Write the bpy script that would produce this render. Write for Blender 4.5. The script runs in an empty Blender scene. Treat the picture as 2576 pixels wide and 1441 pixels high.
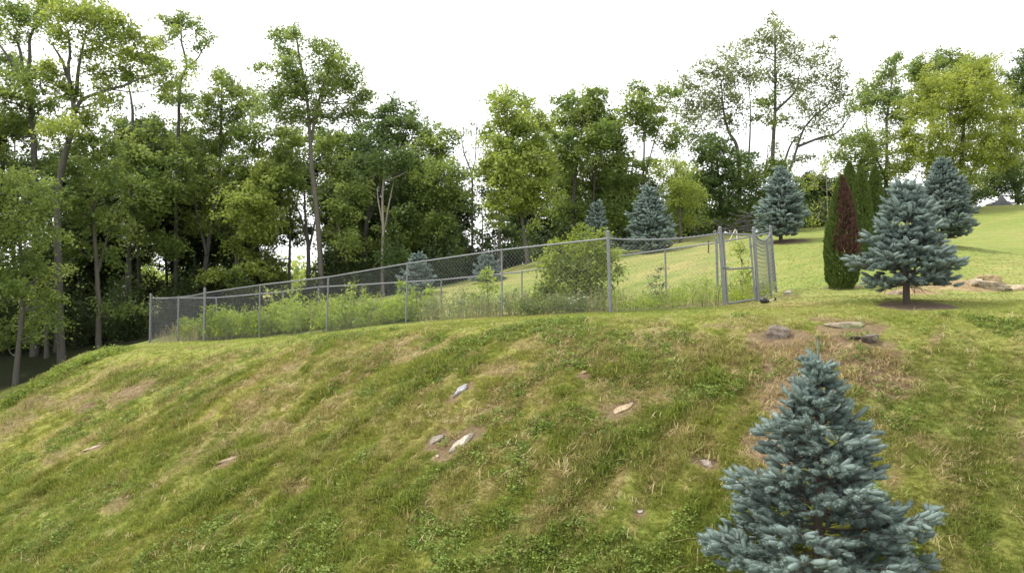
import bpy, math, random
import numpy as np

random.seed(7)
RNG = np.random.default_rng(7)
SC = bpy.context.scene
COL = SC.collection

# ------------------------------------------------------------------ camera, sky, sun, exposure
F = 2022.0            # focal length in pixels of a 2576 px wide picture
CXP, HOR = 1288.0, 700.0
cam_d = bpy.data.cameras.new("camera")
cam = bpy.data.objects.new("camera", cam_d)
COL.objects.link(cam)
cam.location = (0, 0, 0)
cam.rotation_euler = (math.radians(90), 0, 0)
cam_d.sensor_width = 36.0
cam_d.lens = 36.0 * F / 2576.0
cam_d.shift_y = -20.5 / 2576.0
cam_d.clip_end = 3000
SC.camera = cam

SUN_EL, SUN_AZ = math.radians(57), math.radians(-72)     # azimuth from +Y, clockwise
wd = bpy.data.worlds.new("World")
SC.world = wd
wd.use_nodes = True
nt = wd.node_tree
nt.nodes.clear()
w_out = nt.nodes.new("ShaderNodeOutputWorld")
w_bg = nt.nodes.new("ShaderNodeBackground")
w_bg.inputs["Strength"].default_value = 0.135
w_sky = nt.nodes.new("ShaderNodeTexSky")
w_sky.sky_type = 'NISHITA'
w_sky.sun_disc = False
w_sky.sun_elevation = SUN_EL
w_sky.sun_rotation = SUN_AZ
w_tc = nt.nodes.new("ShaderNodeTexCoord")
w_no = nt.nodes.new("ShaderNodeTexNoise")
w_no.inputs["Scale"].default_value = 3.0
w_no.inputs["Detail"].default_value = 4.0
w_ramp = nt.nodes.new("ShaderNodeMapRange")
w_ramp.inputs["From Min"].default_value = 0.25
w_ramp.inputs["From Max"].default_value = 0.5
w_ramp.inputs["To Min"].default_value = 0.72
w_ramp.inputs["To Max"].default_value = 0.97
w_mix = nt.nodes.new("ShaderNodeMixRGB")
w_mix.inputs["Color2"].default_value = (9.3, 9.35, 9.4, 1)     # thin bright cloud sheet
nt.links.new(w_tc.outputs["Generated"], w_no.inputs["Vector"])
nt.links.new(w_no.outputs["Fac"], w_ramp.inputs["Value"])
nt.links.new(w_ramp.outputs["Result"], w_mix.inputs["Fac"])
nt.links.new(w_sky.outputs["Color"], w_mix.inputs["Color1"])
nt.links.new(w_mix.outputs["Color"], w_bg.inputs["Color"])
nt.links.new(w_bg.outputs["Background"], w_out.inputs["Surface"])

sun_d = bpy.data.lights.new("sun", 'SUN')
sun_d.energy = 2.7
sun_d.angle = math.radians(5.0)
sun_d.color = (1.0, 0.95, 0.86)
sun = bpy.data.objects.new("sun", sun_d)
COL.objects.link(sun)
from mathutils import Vector
_sdir = Vector((math.sin(SUN_AZ) * math.cos(SUN_EL), math.cos(SUN_AZ) * math.cos(SUN_EL), math.sin(SUN_EL)))
sun.rotation_euler = (-_sdir).to_track_quat('-Z', 'Y').to_euler()
sun.location = (-40, 20, 60)

SC.view_settings.view_transform = 'Standard'
SC.view_settings.look = 'None'
SC.view_settings.gamma = 1
SC.view_settings.exposure = 0.66
SC.render.engine = 'CYCLES'
SC.cycles.max_bounces = 6
SC.cycles.transparent_max_bounces = 6

# ------------------------------------------------------------------ numeric helpers
def px(x, y, d):
    return np.array([(x - CXP) / F * d, d, (HOR - y) / F * d])

def _hash(ix, iy, seed):
    h = (ix.astype(np.int64) * 374761393 + iy.astype(np.int64) * 668265263 + seed * 974711) & 0xffffffff
    h = ((h ^ (h >> 13)) * 1274126177) & 0xffffffff
    h = h ^ (h >> 16)
    return (h & 0xffff) / 65535.0

def vnoise(x, y, seed=0):
    x = np.asarray(x, float); y = np.asarray(y, float)
    ix = np.floor(x); iy = np.floor(y)
    fx = x - ix; fy = y - iy
    ux = fx * fx * (3 - 2 * fx); uy = fy * fy * (3 - 2 * fy)
    a = _hash(ix, iy, seed); b = _hash(ix + 1, iy, seed)
    c = _hash(ix, iy + 1, seed); e = _hash(ix + 1, iy + 1, seed)
    return (a * (1 - ux) + b * ux) * (1 - uy) + (c * (1 - ux) + e * ux) * uy

def fbm(x, y, seed=0, oct=4):
    s = 0; a = 0.5; t = 0
    for o in range(oct):
        s = s + a * vnoise(x * 2 ** o, y * 2 ** o, seed + o * 17)
        t += a; a *= 0.55
    return s / t

def sstep(a, b, x):
    t = np.clip((x - a) / (b - a), 0, 1)
    return t * t * (3 - 2 * t)

# ------------------------------------------------------------------ terrain
LIP = np.array([(-40, 45.5), (-14.0, 25.6), (-10.1, 22.7), (1.04, 14.9), (4.0, 13.6), (7.5, 12.9), (12.0, 12.4), (20.0, 12.0), (60, 10)], float)

def lip_dist(X, Y):
    """signed distance to the lip of the bank: positive on the camera's side"""
    best = np.full(X.shape, 1e9); sgn = np.ones(X.shape)
    for (a, b) in zip(LIP[:-1], LIP[1:]):
        ab = b - a
        t = np.clip(((X - a[0]) * ab[0] + (Y - a[1]) * ab[1]) / (ab @ ab), 0, 1)
        dx = X - (a[0] + t * ab[0]); dy = Y - (a[1] + t * ab[1])
        dd = np.hypot(dx, dy)
        cr = ab[0] * dy - ab[1] * dx
        m = dd < best
        sgn = np.where(m, np.where(cr < 0, 1.0, -1.0), sgn)
        best = np.where(m, dd, best)
    return best * sgn

def bank(p):
    q = np.clip(p, 0, None); w = 1.0
    s = q - w * (1 - np.exp(-q / w))
    toe = 11.0
    s = np.where(s > toe, toe + (s - toe) * 0.35, s)
    return 0.44 * s

def leftfall(X, Y):
    e = -13.3 - X
    v = np.where(e > 8, e, np.log1p(np.exp(np.clip(e * 2.2, -40, 40))) / 2.2)
    return 1.9 * np.tanh(v * 0.62 / 1.9) * sstep(34, 26, Y)

CTRL_PX = [(1532, 787, 16.2), (1263, 797, 17.7), (1023, 812, 19.3), (824, 836, 20.9), (653, 848, 22.5), (514, 857, 24.0), (378, 862, 27.3),
           (1822, 768, 16.66), (1909, 761, 16.95), (1950, 736, 19.5),
           (1673, 768, 20.3), (1313, 780, 21.9), (912, 805, 23.9), (640, 835, 25.6),
           (1640, 636, 32), (1500, 640, 33), (1962, 607, 28), (1325, 660, 33), (1256, 690, 33), (965, 745, 34), (805, 762, 33), (600, 800, 34),
           (250, 874, 33), (1225, 705, 30), (1050, 742, 29), (130, 925, 31), (20, 935, 31), (60, 962, 27),
           (2118, 722, 18), (2190, 640, 24), (2370, 612, 24.5), (2280, 762, 14.6), (2480, 735, 17.5), (2560, 640, 25),
           (2430, 523, 40), (2576, 515, 40), (2040, 585, 36), (2250, 545, 40), (1800, 590, 36)]
CTRL_XYZ = [(6, 10, -.75), (12, 10, -.65), (20, 12, -.3), (0, 10, -.95), (-6, 12, -1.5), (-12, 15, -2.2), (-20, 20, -3.0), (-20, 10, -2.8),
            (0, 0, -1.1), (12, 0, -.9), (-12, 0, -2.0), (30, 15, .6), (30, 30, 2.4), (35, 45, 4.0), (22, 55, 3.2), (6, 55, .9), (-5, 55, -.6), (-20, 55, -2.6), (-30, 35, -3.6), (-35, 20, -3.6), (-40, 55, -3.6),
            (60, 20, 1.2), (60, 60, 4.0)]
_c = np.array([px(*c) for c in CTRL_PX] + [np.array(c, float) for c in CTRL_XYZ])
_c[:, 2] += bank(lip_dist(_c[:, 0], _c[:, 1])) * np.r_[np.ones(len(CTRL_PX)), np.zeros(len(CTRL_XYZ))]
_c[:, 2] += leftfall(_c[:, 0], _c[:, 1]) * np.r_[np.ones(len(CTRL_PX)), np.zeros(len(CTRL_XYZ))]

def _phi(r2):
    return 0.5 * r2 * np.log(r2 + 1e-9)
_n = len(_c)
_d2 = (_c[:, None, 0] - _c[None, :, 0]) ** 2 + (_c[:, None, 1] - _c[None, :, 1]) ** 2
_A = np.zeros((_n + 3, _n + 3))
_A[:_n, :_n] = _phi(_d2) + np.eye(_n) * 1.5
_A[:_n, _n] = 1; _A[:_n, _n + 1:] = _c[:, :2]
_A[_n, :_n] = 1; _A[_n + 1:, :_n] = _c[:, :2].T
_w = np.linalg.solve(_A, np.r_[_c[:, 2], 0, 0, 0])

def base_h(X, Y):
    X = np.asarray(X, float); Y = np.asarray(Y, float)
    sh = X.shape
    Xc = np.clip(X, -42, 60).ravel(); Yc = np.clip(Y, 0, 58).ravel()
    z = np.full(Xc.shape, _w[_n]) + _w[_n + 1] * Xc + _w[_n + 2] * Yc
    for i in range(_n):
        z += _w[i] * _phi((Xc - _c[i, 0]) ** 2 + (Yc - _c[i, 1]) ** 2)
    z = z.reshape(sh)
    # away from the modelled place the land settles to a flat plain a little below eye height
    far = np.clip(np.maximum(np.maximum(-X - 35, X - 55), np.maximum(Y - 52, -Y)), 0, None)
    k = np.exp(-far / 25.0)
    z = z * k + (-2.4) * (1 - k)
    return z - bank(lip_dist(X, Y)) - leftfall(X, Y)

UDIR = np.array([-.82, .573]); NDIR = np.array([-.573, -.82])
def uv(X, Y):
    return X * UDIR[0] + Y * UDIR[1], X * NDIR[0] + Y * NDIR[1]

def micro(X, Y):
    p = lip_dist(X, Y)
    u, v = uv(X, Y)
    onbank = sstep(0.0, 2.0, p) * sstep(11, 7, np.hypot(X - 9, Y - 8) * 0 + np.clip(X, 0, None) + 2)
    a = (fbm(u / .36, v / 1.2, 3, 3) - .5) * .15 + (fbm(X / .24, Y / .24, 9, 2) - .5) * .10
    b = (fbm(X / 1.4, Y / 1.4, 5, 3) - .5) * .06 + (fbm(X / .3, Y / .3, 19, 2) - .5) * .02
    near = sstep(60, 30, Y)
    return (a * onbank + b) * near

MOUNDS = []      # (x, y, r, h) filled below
def H(X, Y):
    X = np.asarray(X, float); Y = np.asarray(Y, float)
    z = base_h(X, Y) + micro(X, Y)
    for (mx, my, rx, ry, h) in MOUNDS:
        q = ((X - mx) / rx) ** 2 + ((Y - my) / ry) ** 2
        z = z + h * np.exp(-q)
    return z

def at(x, y, d0=3.5, d1=90.0):
    """first place on the ground seen through picture point x, y"""
    d = np.linspace(d0, d1, 4000)
    g = H((x - CXP) / F * d, d) - (HOR - y) / F * d
    k = np.argmax(g >= 0)
    if g[k] < 0:
        k = len(d) - 1
    dd = d[k]
    X = (x - CXP) / F * dd
    return np.array([X, dd, float(H(np.array([X]), np.array([dd]))[0])])

def gz(x, y):
    return float(H(np.array([x]), np.array([y]))[0])

def mound(x, y, wpx, depth_ratio, h):
    q = at(x, y)
    MOUNDS.append((q[0], q[1], wpx / F * q[1], wpx / F * q[1] * depth_ratio, h))
mound(2420, 728, 75, .75, .22)
mound(2300, 738, 55, .8, .12)

# ------------------------------------------------------------------ mesh helpers
class MB:
    def __init__(self):
        self.v = []; self.f4 = []; self.f3 = []; self.c = []; self.n = 0
    def add(self, v, f, col=None):
        v = np.asarray(v, float).reshape(-1, 3)
        f = np.asarray(f, np.int64)
        (self.f4 if f.shape[1] == 4 else self.f3).append(f + self.n)
        self.v.append(v)
        if col is None: col = (1, 1, 1)
        c = np.asarray(col, float)
        if c.ndim == 1: c = np.broadcast_to(c, (len(v), 3))
        self.c.append(c)
        self.n += len(v)
    def build(self, name, mat, parent=None, smooth=False, origin=None):
        v = np.concatenate(self.v); c = np.concatenate(self.c)
        if origin is not None: v = v - np.asarray(origin, float)
        me = bpy.data.meshes.new(name)
        loops = []; starts = []; tot = 0
        if self.f3:
            f = np.concatenate(self.f3); loops.append(f.ravel()); starts.append(np.arange(len(f)) * 3); tot += len(f) * 3
        if self.f4:
            f = np.concatenate(self.f4); loops.append(f.ravel()); starts.append(tot + np.arange(len(f)) * 4)
        L = np.concatenate(loops); S = np.concatenate(starts)
        me.vertices.add(len(v)); me.vertices.foreach_set("co", v.astype(np.float32).ravel())
        me.loops.add(len(L)); me.loops.foreach_set("vertex_index", L.astype(np.int32))
        me.polygons.add(len(S)); me.polygons.foreach_set("loop_start", S.astype(np.int32))
        me.update(calc_edges=True)
        at_ = me.attributes.new("col", 'FLOAT_COLOR', 'POINT')
        at_.data.foreach_set("color", np.c_[c, np.ones(len(c))].astype(np.float32).ravel())
        if smooth:
            me.polygons.foreach_set("use_smooth", np.ones(len(S), bool))
        me.materials.append(mat)
        o = bpy.data.objects.new(name, me)
        COL.objects.link(o)
        if parent is not None: o.parent = parent
        return o

def norm(a):
    a = np.asarray(a, float)
    return a / (np.linalg.norm(a, axis=-1, keepdims=True) + 1e-12)

def tube(mb, pts, rad, sides=6, col=None, cap=True):
    pts = np.asarray(pts, float); n = len(pts)
    rad = np.broadcast_to(np.asarray(rad, float), (n,))
    tg = norm(np.gradient(pts, axis=0))
    ref = np.array([0., 0, 1]) if abs(tg[:, 2]).mean() < .8 else np.array([1., 0, 0])
    a = norm(np.cross(tg, ref)); b = np.cross(tg, a)
    an = np.arange(sides) / sides * 2 * math.pi
    ring = a[:, None, :] * np.cos(an)[None, :, None] + b[:, None, :] * np.sin(an)[None, :, None]
    v = (pts[:, None, :] + ring * rad[:, None, None]).reshape(-1, 3)
    i = np.arange(n - 1)[:, None] * sides; j = np.arange(sides)[None, :]; k = (j + 1) % sides
    f = np.stack([i + j, i + k, i + sides + k, i + sides + j], -1).reshape(-1, 4)
    mb.add(v, f, col)
    if cap:
        for e, r in ((0, v[:sides]), (n - 1, v[-sides:])):
            cv = np.r_[r, [pts[e]]]
            mb.add(cv, np.stack([np.arange(sides), (np.arange(sides) + 1) % sides, np.full(sides, sides)], -1), col)

def ball(mb, c, r, col=None, seg=8, rings=5):
    th = np.linspace(0, math.pi, rings + 1); ph = np.arange(seg) / seg * 2 * math.pi
    r = np.broadcast_to(np.asarray(r, float), (3,))
    v = np.stack([np.outer(np.sin(th), np.cos(ph)) * r[0], np.outer(np.sin(th), np.sin(ph)) * r[1], np.outer(np.cos(th), np.ones(seg)) * r[2]], -1).reshape(-1, 3) + np.asarray(c)
    f = []
    for i in range(rings):
        for j in range(seg):
            f.append((i * seg + j, (i + 1) * seg + j, (i + 1) * seg + (j + 1) % seg, i * seg + (j + 1) % seg))
    mb.add(v, f, col)

def bez(pts, n=8):
    """smooth polyline through points"""
    pts = np.asarray(pts, float)
    if len(pts) < 3:
        t = np.linspace(0, 1, n)[:, None]
        return pts[0] * (1 - t) + pts[-1] * t
    P = np.r_[[2 * pts[0] - pts[1]], pts, [2 * pts[-1] - pts[-2]]]
    out = []
    for i in range(1, len(P) - 2):
        t = np.linspace(0, 1, n, endpoint=False)[:, None]
        out.append(.5 * ((2 * P[i]) + (-P[i - 1] + P[i + 1]) * t + (2 * P[i - 1] - 5 * P[i] + 4 * P[i + 1] - P[i + 2]) * t ** 2 + (-P[i - 1] + 3 * P[i] - 3 * P[i + 1] + P[i + 2]) * t ** 3))
    out.append(pts[-1:])
    return np.concatenate(out)

def leaf_quads(mb, c, size, aspect=.6, up=.7, col=None, rng=RNG, axis=None, tri=False):
    """rhombic leaves at points c (N,3)"""
    n = len(c)
    nr = norm(rng.normal(size=(n, 3)) + np.array([0, 0, up * 1.6]))
    t = rng.normal(size=(n, 3)) if axis is None else axis + rng.normal(size=(n, 3)) * .35
    t = norm(t - nr * np.sum(t * nr, 1, keepdims=True))
    s = np.cross(nr, t)
    L = (np.asarray(size) * (.7 + .6 * rng.random(n)))[:, None]
    w = L * aspect
    if tri:
        v = np.stack([c - t * L * .5, c + t * L * .32 + s * w * .6 - nr * L * .06, c + t * L * .5 - s * w * .55 - nr * L * .06], 1).reshape(-1, 3)
        mb.add(v, np.arange(n)[:, None] * 3 + np.arange(3)[None, :], np.repeat(col, 3, 0))
        return
    v = np.stack([c - t * L * .5, c + s * w * .5 + nr * L * .08 - t * L * .05, c + t * L * .5 - nr * L * .12, c - s * w * .5 + nr * L * .08 - t * L * .05], 1).reshape(-1, 3)
    f = (np.arange(n)[:, None] * 4 + np.arange(4)[None, :])
    mb.add(v, f, np.repeat(col, 4, 0) if col is not None else None)

# ------------------------------------------------------------------ materials
def new_mat(name):
    m = bpy.data.materials.new(name); m.use_nodes = True
    t = m.node_tree
    b = t.nodes["Principled BSDF"]
    return m, t, b

def leaf_material(name, rough=.5, transl=.45, spec=.35, tint=(1, 1, 1)):
    m, t, b = new_mat(name)
    a = t.nodes.new("ShaderNodeAttribute"); a.attribute_name = "col"
    mul = t.nodes.new("ShaderNodeMixRGB"); mul.blend_type = 'MULTIPLY'; mul.inputs[0].default_value = 1
    mul.inputs[2].default_value = (*tint, 1)
    t.links.new(a.outputs["Color"], mul.inputs[1])
    t.links.new(mul.outputs[0], b.inputs["Base Color"])
    b.inputs["Roughness"].default_value = rough
    b.inputs["Specular IOR Level"].default_value = spec
    tr = t.nodes.new("ShaderNodeBsdfTranslucent")
    hs = t.nodes.new("ShaderNodeHueSaturation"); hs.inputs["Saturation"].default_value = 1.1; hs.inputs["Value"].default_value = 1.6
    hs.inputs["Hue"].default_value = .487
    t.links.new(mul.outputs[0], hs.inputs["Color"]); t.links.new(hs.outputs[0], tr.inputs["Color"])
    mx = t.nodes.new("ShaderNodeMixShader"); mx.inputs[0].default_value = transl
    t.links.new(b.outputs[0], mx.inputs[1]); t.links.new(tr.outputs[0], mx.inputs[2])
    t.links.new(mx.outputs[0], t.nodes["Material Output"].inputs["Surface"])
    return m

def bark_material(name, c1, c2, scale=6):
    m, t, b = new_mat(name)
    tc = t.nodes.new("ShaderNodeTexCoord")
    mp = t.nodes.new("ShaderNodeMapping"); mp.inputs["Scale"].default_value = (scale * 3, scale * 3, scale * .5)
    n = t.nodes.new("ShaderNodeTexNoise"); n.inputs["Scale"].default_value = 1.0; n.inputs["Detail"].default_value = 5
    r = t.nodes.new("ShaderNodeMixRGB"); r.inputs[1].default_value = (*c1, 1); r.inputs[2].default_value = (*c2, 1)
    bp = t.nodes.new("ShaderNodeBump"); bp.inputs["Strength"].default_value = .7; bp.inputs["Distance"].default_value = .03
    at_ = t.nodes.new("ShaderNodeAttribute"); at_.attribute_name = "col"
    mu = t.nodes.new("ShaderNodeMixRGB"); mu.blend_type = 'MULTIPLY'; mu.inputs[0].default_value = 1
    t.links.new(tc.outputs["Object"], mp.inputs[0]); t.links.new(mp.outputs[0], n.inputs["Vector"])
    t.links.new(n.outputs["Fac"], r.inputs[0]); t.links.new(n.outputs["Fac"], bp.inputs["Height"])
    t.links.new(r.outputs[0], mu.inputs[1]); t.links.new(at_.outputs["Color"], mu.inputs[2])
    t.links.new(mu.outputs[0], b.inputs["Base Color"]); t.links.new(bp.outputs[0], b.inputs["Normal"])
    b.inputs["Roughness"].default_value = .9
    return m

def stone_material(name):
    m, t, b = new_mat(name)
    tc = t.nodes.new("ShaderNodeTexCoord")
    n = t.nodes.new("ShaderNodeTexNoise"); n.inputs["Scale"].default_value = 9; n.inputs["Detail"].default_value = 7; n.inputs["Roughness"].default_value = .65
    n2 = t.nodes.new("ShaderNodeTexNoise"); n2.inputs["Scale"].default_value = 38; n2.inputs["Detail"].default_value = 4
    r = t.nodes.new("ShaderNodeMapRange"); r.inputs["From Min"].default_value = .3; r.inputs["From Max"].default_value = .7; r.inputs["To Min"].default_value = .55; r.inputs["To Max"].default_value = 1.2
    a = t.nodes.new("ShaderNodeAttribute"); a.attribute_name = "col"
    mu = t.nodes.new("ShaderNodeVectorMath"); mu.operation = 'SCALE'
    ad = t.nodes.new("ShaderNodeMath"); ad.operation = 'ADD'
    bp = t.nodes.new("ShaderNodeBump"); bp.inputs["Strength"].default_value = .9; bp.inputs["Distance"].default_value = .05
    t.links.new(tc.outputs["Object"], n.inputs["Vector"]); t.links.new(tc.outputs["Object"], n2.inputs["Vector"])
    t.links.new(n.outputs["Fac"], r.inputs[0]); t.links.new(a.outputs["Color"], mu.inputs[0]); t.links.new(r.outputs[0], mu.inputs["Scale"])
    t.links.new(n.outputs["Fac"], ad.inputs[0]); t.links.new(n2.outputs["Fac"], ad.inputs[1]); t.links.new(ad.outputs[0], bp.inputs["Height"])
    t.links.new(mu.outputs[0], b.inputs["Base Color"]); t.links.new(bp.outputs[0], b.inputs["Normal"])
    b.inputs["Roughness"].default_value = .9
    return m

def plain_material(name, col, rough=.6, metal=0.0, var=.15, scale=12):
    m, t, b = new_mat(name)
    tc = t.nodes.new("ShaderNodeTexCoord")
    n = t.nodes.new("ShaderNodeTexNoise"); n.inputs["Scale"].default_value = scale; n.inputs["Detail"].default_value = 5
    r = t.nodes.new("ShaderNodeMapRange"); r.inputs["To Min"].default_value = 1 - var; r.inputs["To Max"].default_value = 1 + var
    r.inputs["From Min"].default_value = .3; r.inputs["From Max"].default_value = .7
    s = t.nodes.new("ShaderNodeVectorMath"); s.operation = 'SCALE'; s.inputs[0].default_value = col
    t.links.new(tc.outputs["Object"], n.inputs["Vector"]); t.links.new(n.outputs["Fac"], r.inputs[0]); t.links.new(r.outputs[0], s.inputs["Scale"])
    t.links.new(s.outputs[0], b.inputs["Base Color"])
    b.inputs["Roughness"].default_value = rough; b.inputs["Metallic"].default_value = metal
    return m

M_leaf = leaf_material("deciduous_leaf")
M_needle = leaf_material("spruce_needle", rough=.6, transl=.08, spec=.25)
M_scale = leaf_material("arborvitae_spray", rough=.6, transl=.15, spec=.2)
M_bark = bark_material("grey_bark", (.040, .037, .032), (.125, .117, .102))
M_bark_pale = bark_material("weathered_bark", (.15, .13, .105), (.33, .295, .25))
M_bark_dark = bark_material("spruce_bark", (.035, .026, .02), (.1, .075, .055))
M_stone = stone_material("field_stone")
M_zinc = plain_material("galvanised_steel", (.175, .183, .195), rough=.55, metal=.25, var=.18, scale=30)
M_wire = plain_material("galvanised_wire", (.24, .25, .26), rough=.55, metal=.25, var=.15, scale=30)
M_wire_dark = plain_material("aged_gate_steel", (.17, .17, .17), rough=.6, metal=.3, var=.25, scale=25)
M_tarp = plain_material("grey_tarp", (.05, .05, .055), rough=.75, var=.35, scale=14)
M_wood = plain_material("pale_wood", (.46, .42, .35), rough=.8, var=.2)
M_black = plain_material("black_plastic", (.012, .012, .013), rough=.4, var=.2)
M_petal = plain_material("white_petal", (.75, .76, .7), rough=.7, var=.05)

def tag(o, label=None, cat=None, group=None, kind=None):
    if label: o["label"] = label
    if cat: o["category"] = cat
    if group: o["group"] = group
    if kind: o["kind"] = kind
    return o

def empty(name, loc):
    o = bpy.data.objects.new(name, None)
    o.location = Vector([float(q) for q in loc]); o.empty_display_size = .2
    COL.objects.link(o)
    return o

# ------------------------------------------------------------------ what grows where (colour of ground and grass, with shade under the woods)
PATCH = []          # (X, Y, ru, rv, dryness)   long axis along the bank
def patch(x, y, wpx, hpx, s):
    q = at(x, y)
    PATCH.append((q[0], q[1], wpx / F * q[1] * 1.1, max(.12, hpx / F * q[1] * 2.2), s))
for a in [(330, 985, 70, 28, .8), (200, 1010, 90, 22, .6), (215, 1022, 30, 10, .8), (80, 1010, 100, 16, .7), (20, 1075, 80, 24, .6), (720, 930, 60, 18, .6), (1000, 900, 80, 18, .5), (1250, 930, 70, 16, .6),
          (1420, 870, 140, 24, .45), (1720, 870, 120, 30, .5), (1560, 1030, 60, 16, .8), (1600, 990, 120, 26, .55), (2130, 915, 140, 60, 1.0), (1985, 935, 80, 70, 1.0), (1930, 880, 60, 24, .9), (2060, 870, 90, 30, .9), (1985, 1000, 50, 50, 1.0), (1920, 1150, 50, 18, .9), (2200, 965, 80, 26, 1.0),
          (2140, 815, 90, 14, .7), (1950, 830, 50, 16, .6), (1930, 1115, 50, 24, .9), (1120, 1120, 60, 16, .9), (700, 990, 60, 18, .6), (880, 890, 60, 14, .5), (580, 1160, 40, 12, .8),
          (150, 1150, 60, 16, .6), (745, 1230, 40, 12, .7), (290, 1270, 40, 14, .6), (2330, 1120, 40, 14, .6), (2290, 950, 30, 12, .6), (1150, 1310, 60, 20, .5), (690, 1070, 50, 14, .6), (1830, 820, 60, 10, .55),
          (2230, 1050, 40, 14, .5), (1785, 1165, 30, 10, .8), (480, 920, 60, 14, .4), (300, 930, 60, 12, .4), (1500, 900, 60, 16, .5), (640, 1040, 60, 14, .5)]:
    patch(*a)
MULCH_DARK = []
q = at(2280, 768); MULCH_DARK.append((q[0] + .05, q[1] - .2, .68, .75))
q = at(1965, 609); MULCH_DARK.append((q[0] + .3, q[1], .75, .8))  # dark patch set to the right of the gate spruce's trunk
q = at(2118, 722); MULCH_DARK.append((q[0], q[1], .5, .45))
HAY = [(m[0], m[1], m[2] * 1.15, m[3] * 1.1) for m in MOUNDS]

STONE_SPOTS = []
for (xa, ya, xb, yb, r) in [(1143, 1002, 1178, 975, .10), (1126, 1148, 1194, 1096, .15), (1080, 1124, 1115, 1099, .10), (1540, 1050, 1590, 1022, .13), (1760, 1163, 1797, 1180, .09), (552, 1172, 604, 1155, .09), (208, 1138, 252, 1124, .08),
                            (1925, 850, 1992, 850, .24), (2085, 830, 2185, 830, .20), (2140, 868, 2215, 870, .16), (1910, 1140, 1975, 1140, .16), (1980, 966, 2005, 966, .10), (1462, 945, 1474, 945, .07), (1095, 1152, 1105, 1152, .05), (1972, 744, 1994, 744, .12), (1608, 1296, 1616, 1296, .05)]:
    e0 = at(xa, ya); e1 = at(xb, yb)
    for k in range(5):
        c_ = e0 + (e1 - e0) * k / 4
        STONE_SPOTS.append((c_[0], c_[1], r))
def stone_clear(X, Y):
    m = np.zeros(X.shape, bool)
    for (a, b, r) in STONE_SPOTS:
        m |= (X - a) ** 2 + (Y - b) ** 2 < r * r
    return m

def fields(X, Y):
    p = lip_dist(X, Y); u, v = uv(X, Y)
    onb = sstep(.2, 1.2, p)
    streak = fbm(u / .24, v / .95, 21, 4)
    blot = fbm(X / .36, Y / .36, 33, 3)
    big = fbm(X / 2.6, Y / 2.6, 41, 3)
    band = sstep(.3, 1.2, p) * sstep(7.0, 3.0, p)
    rightlawn = sstep(3.0, 5.2, X - .22 * (Y - 8))          # smoother mown part at the right
    dry = (streak - .5) * 2.1 + (blot - .5) * .9 - .05 + .25 * band - .10 * sstep(5, 9, p)
    dry = np.where(onb > 0, dry * onb + (1 - onb) * ((big - .5) * .8 + (blot - .5) * .5 + .12), (big - .5) * .8 + .12)
    dry = dry * (1 - .6 * rightlawn) * (1 - .5 * sstep(3.5, 7.5, p))
    bare = np.zeros_like(X)
    for (a, b, ru, rv, s) in PATCH:
        uu, vv = uv(X - a, Y - b)
        qd = (uu / ru) ** 2 + (vv / rv) ** 2 + (blot - .5) * 1.0 + (streak - .5) * 2.2
        m = sstep(1.5, .4, qd) * s
        dry = np.maximum(dry, m); bare = np.maximum(bare, m)
    near_stone = np.zeros_like(X)
    for (a, b, r) in STONE_SPOTS:
        near_stone = np.maximum(near_stone, sstep(1.7, .9, np.hypot(X - a, Y - b) / r + (blot - .5) * .8))
    bare = np.clip(np.maximum(np.maximum(bare, near_stone) * 1.25, sstep(.6, .78, streak) * band * .8) - .25, 0, 1) * 1.3
    mul = np.zeros_like(X)
    for (a, b, rx, ry) in MULCH_DARK:
        qd = ((X - a) / rx) ** 2 + ((Y - b) / ry) ** 2 + (blot - .5) * .7
        mul = np.maximum(mul, sstep(1.1, .8, qd))
    hay = np.zeros_like(X)
    for (a, b, rx, ry) in HAY:
        qd = ((X - a) / rx) ** 2 + ((Y - b) / ry) ** 2 + (blot - .5) * .9
        hay = np.maximum(hay, sstep(1.7, 1.1, qd))
    lush = np.clip((fbm(u / .5, v / 1.2, 57, 4) - .47) * 3.2, 0, 1) * onb
    # the strip along the crest is kept fresh; woods floor is leaf litter, darkened as if shaded
    crest = sstep(-2.2, -.3, p) * sstep(2.2, .4, p)
    wood_line = np.interp(X, [-30, -17, -14, -8, -5, 0, 6, 10, 14, 22, 30], [26.5, 27.5, 29.0, 31.2, 32.0, 33.5, 37, 40, 42, 44, 46])  # reaches forward at the left to paint shaded grass dark
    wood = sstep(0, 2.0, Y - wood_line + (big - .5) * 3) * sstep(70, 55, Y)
    return dict(dry=np.clip(dry, 0, 1), bare=np.clip(bare, 0, 1), mulch=mul, hay=hay, lush=lush, crest=crest, wood=wood, p=p, big=big, blot=blot, onb=onb, right=rightlawn)

C_green = np.array([.215, .262, .050]); C_yel = np.array([.310, .315, .068]); C_lush = np.array([.135, .215, .034])
C_straw = np.array([.40, .31, .155]); C_soil = np.array([.158, .110, .066]); C_crest = np.array([.255, .300, .058]); C_lawn = np.array([.190, .235, .056]); C_mulch = np.array([.115, .085, .055])
C_hay = np.array([.30, .225, .12]); C_litter_shade = np.array([.035, .042, .018])

def mixc(a, b, t):
    t = np.asarray(t)[..., None]
    return a * (1 - t) + b * t

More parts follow.
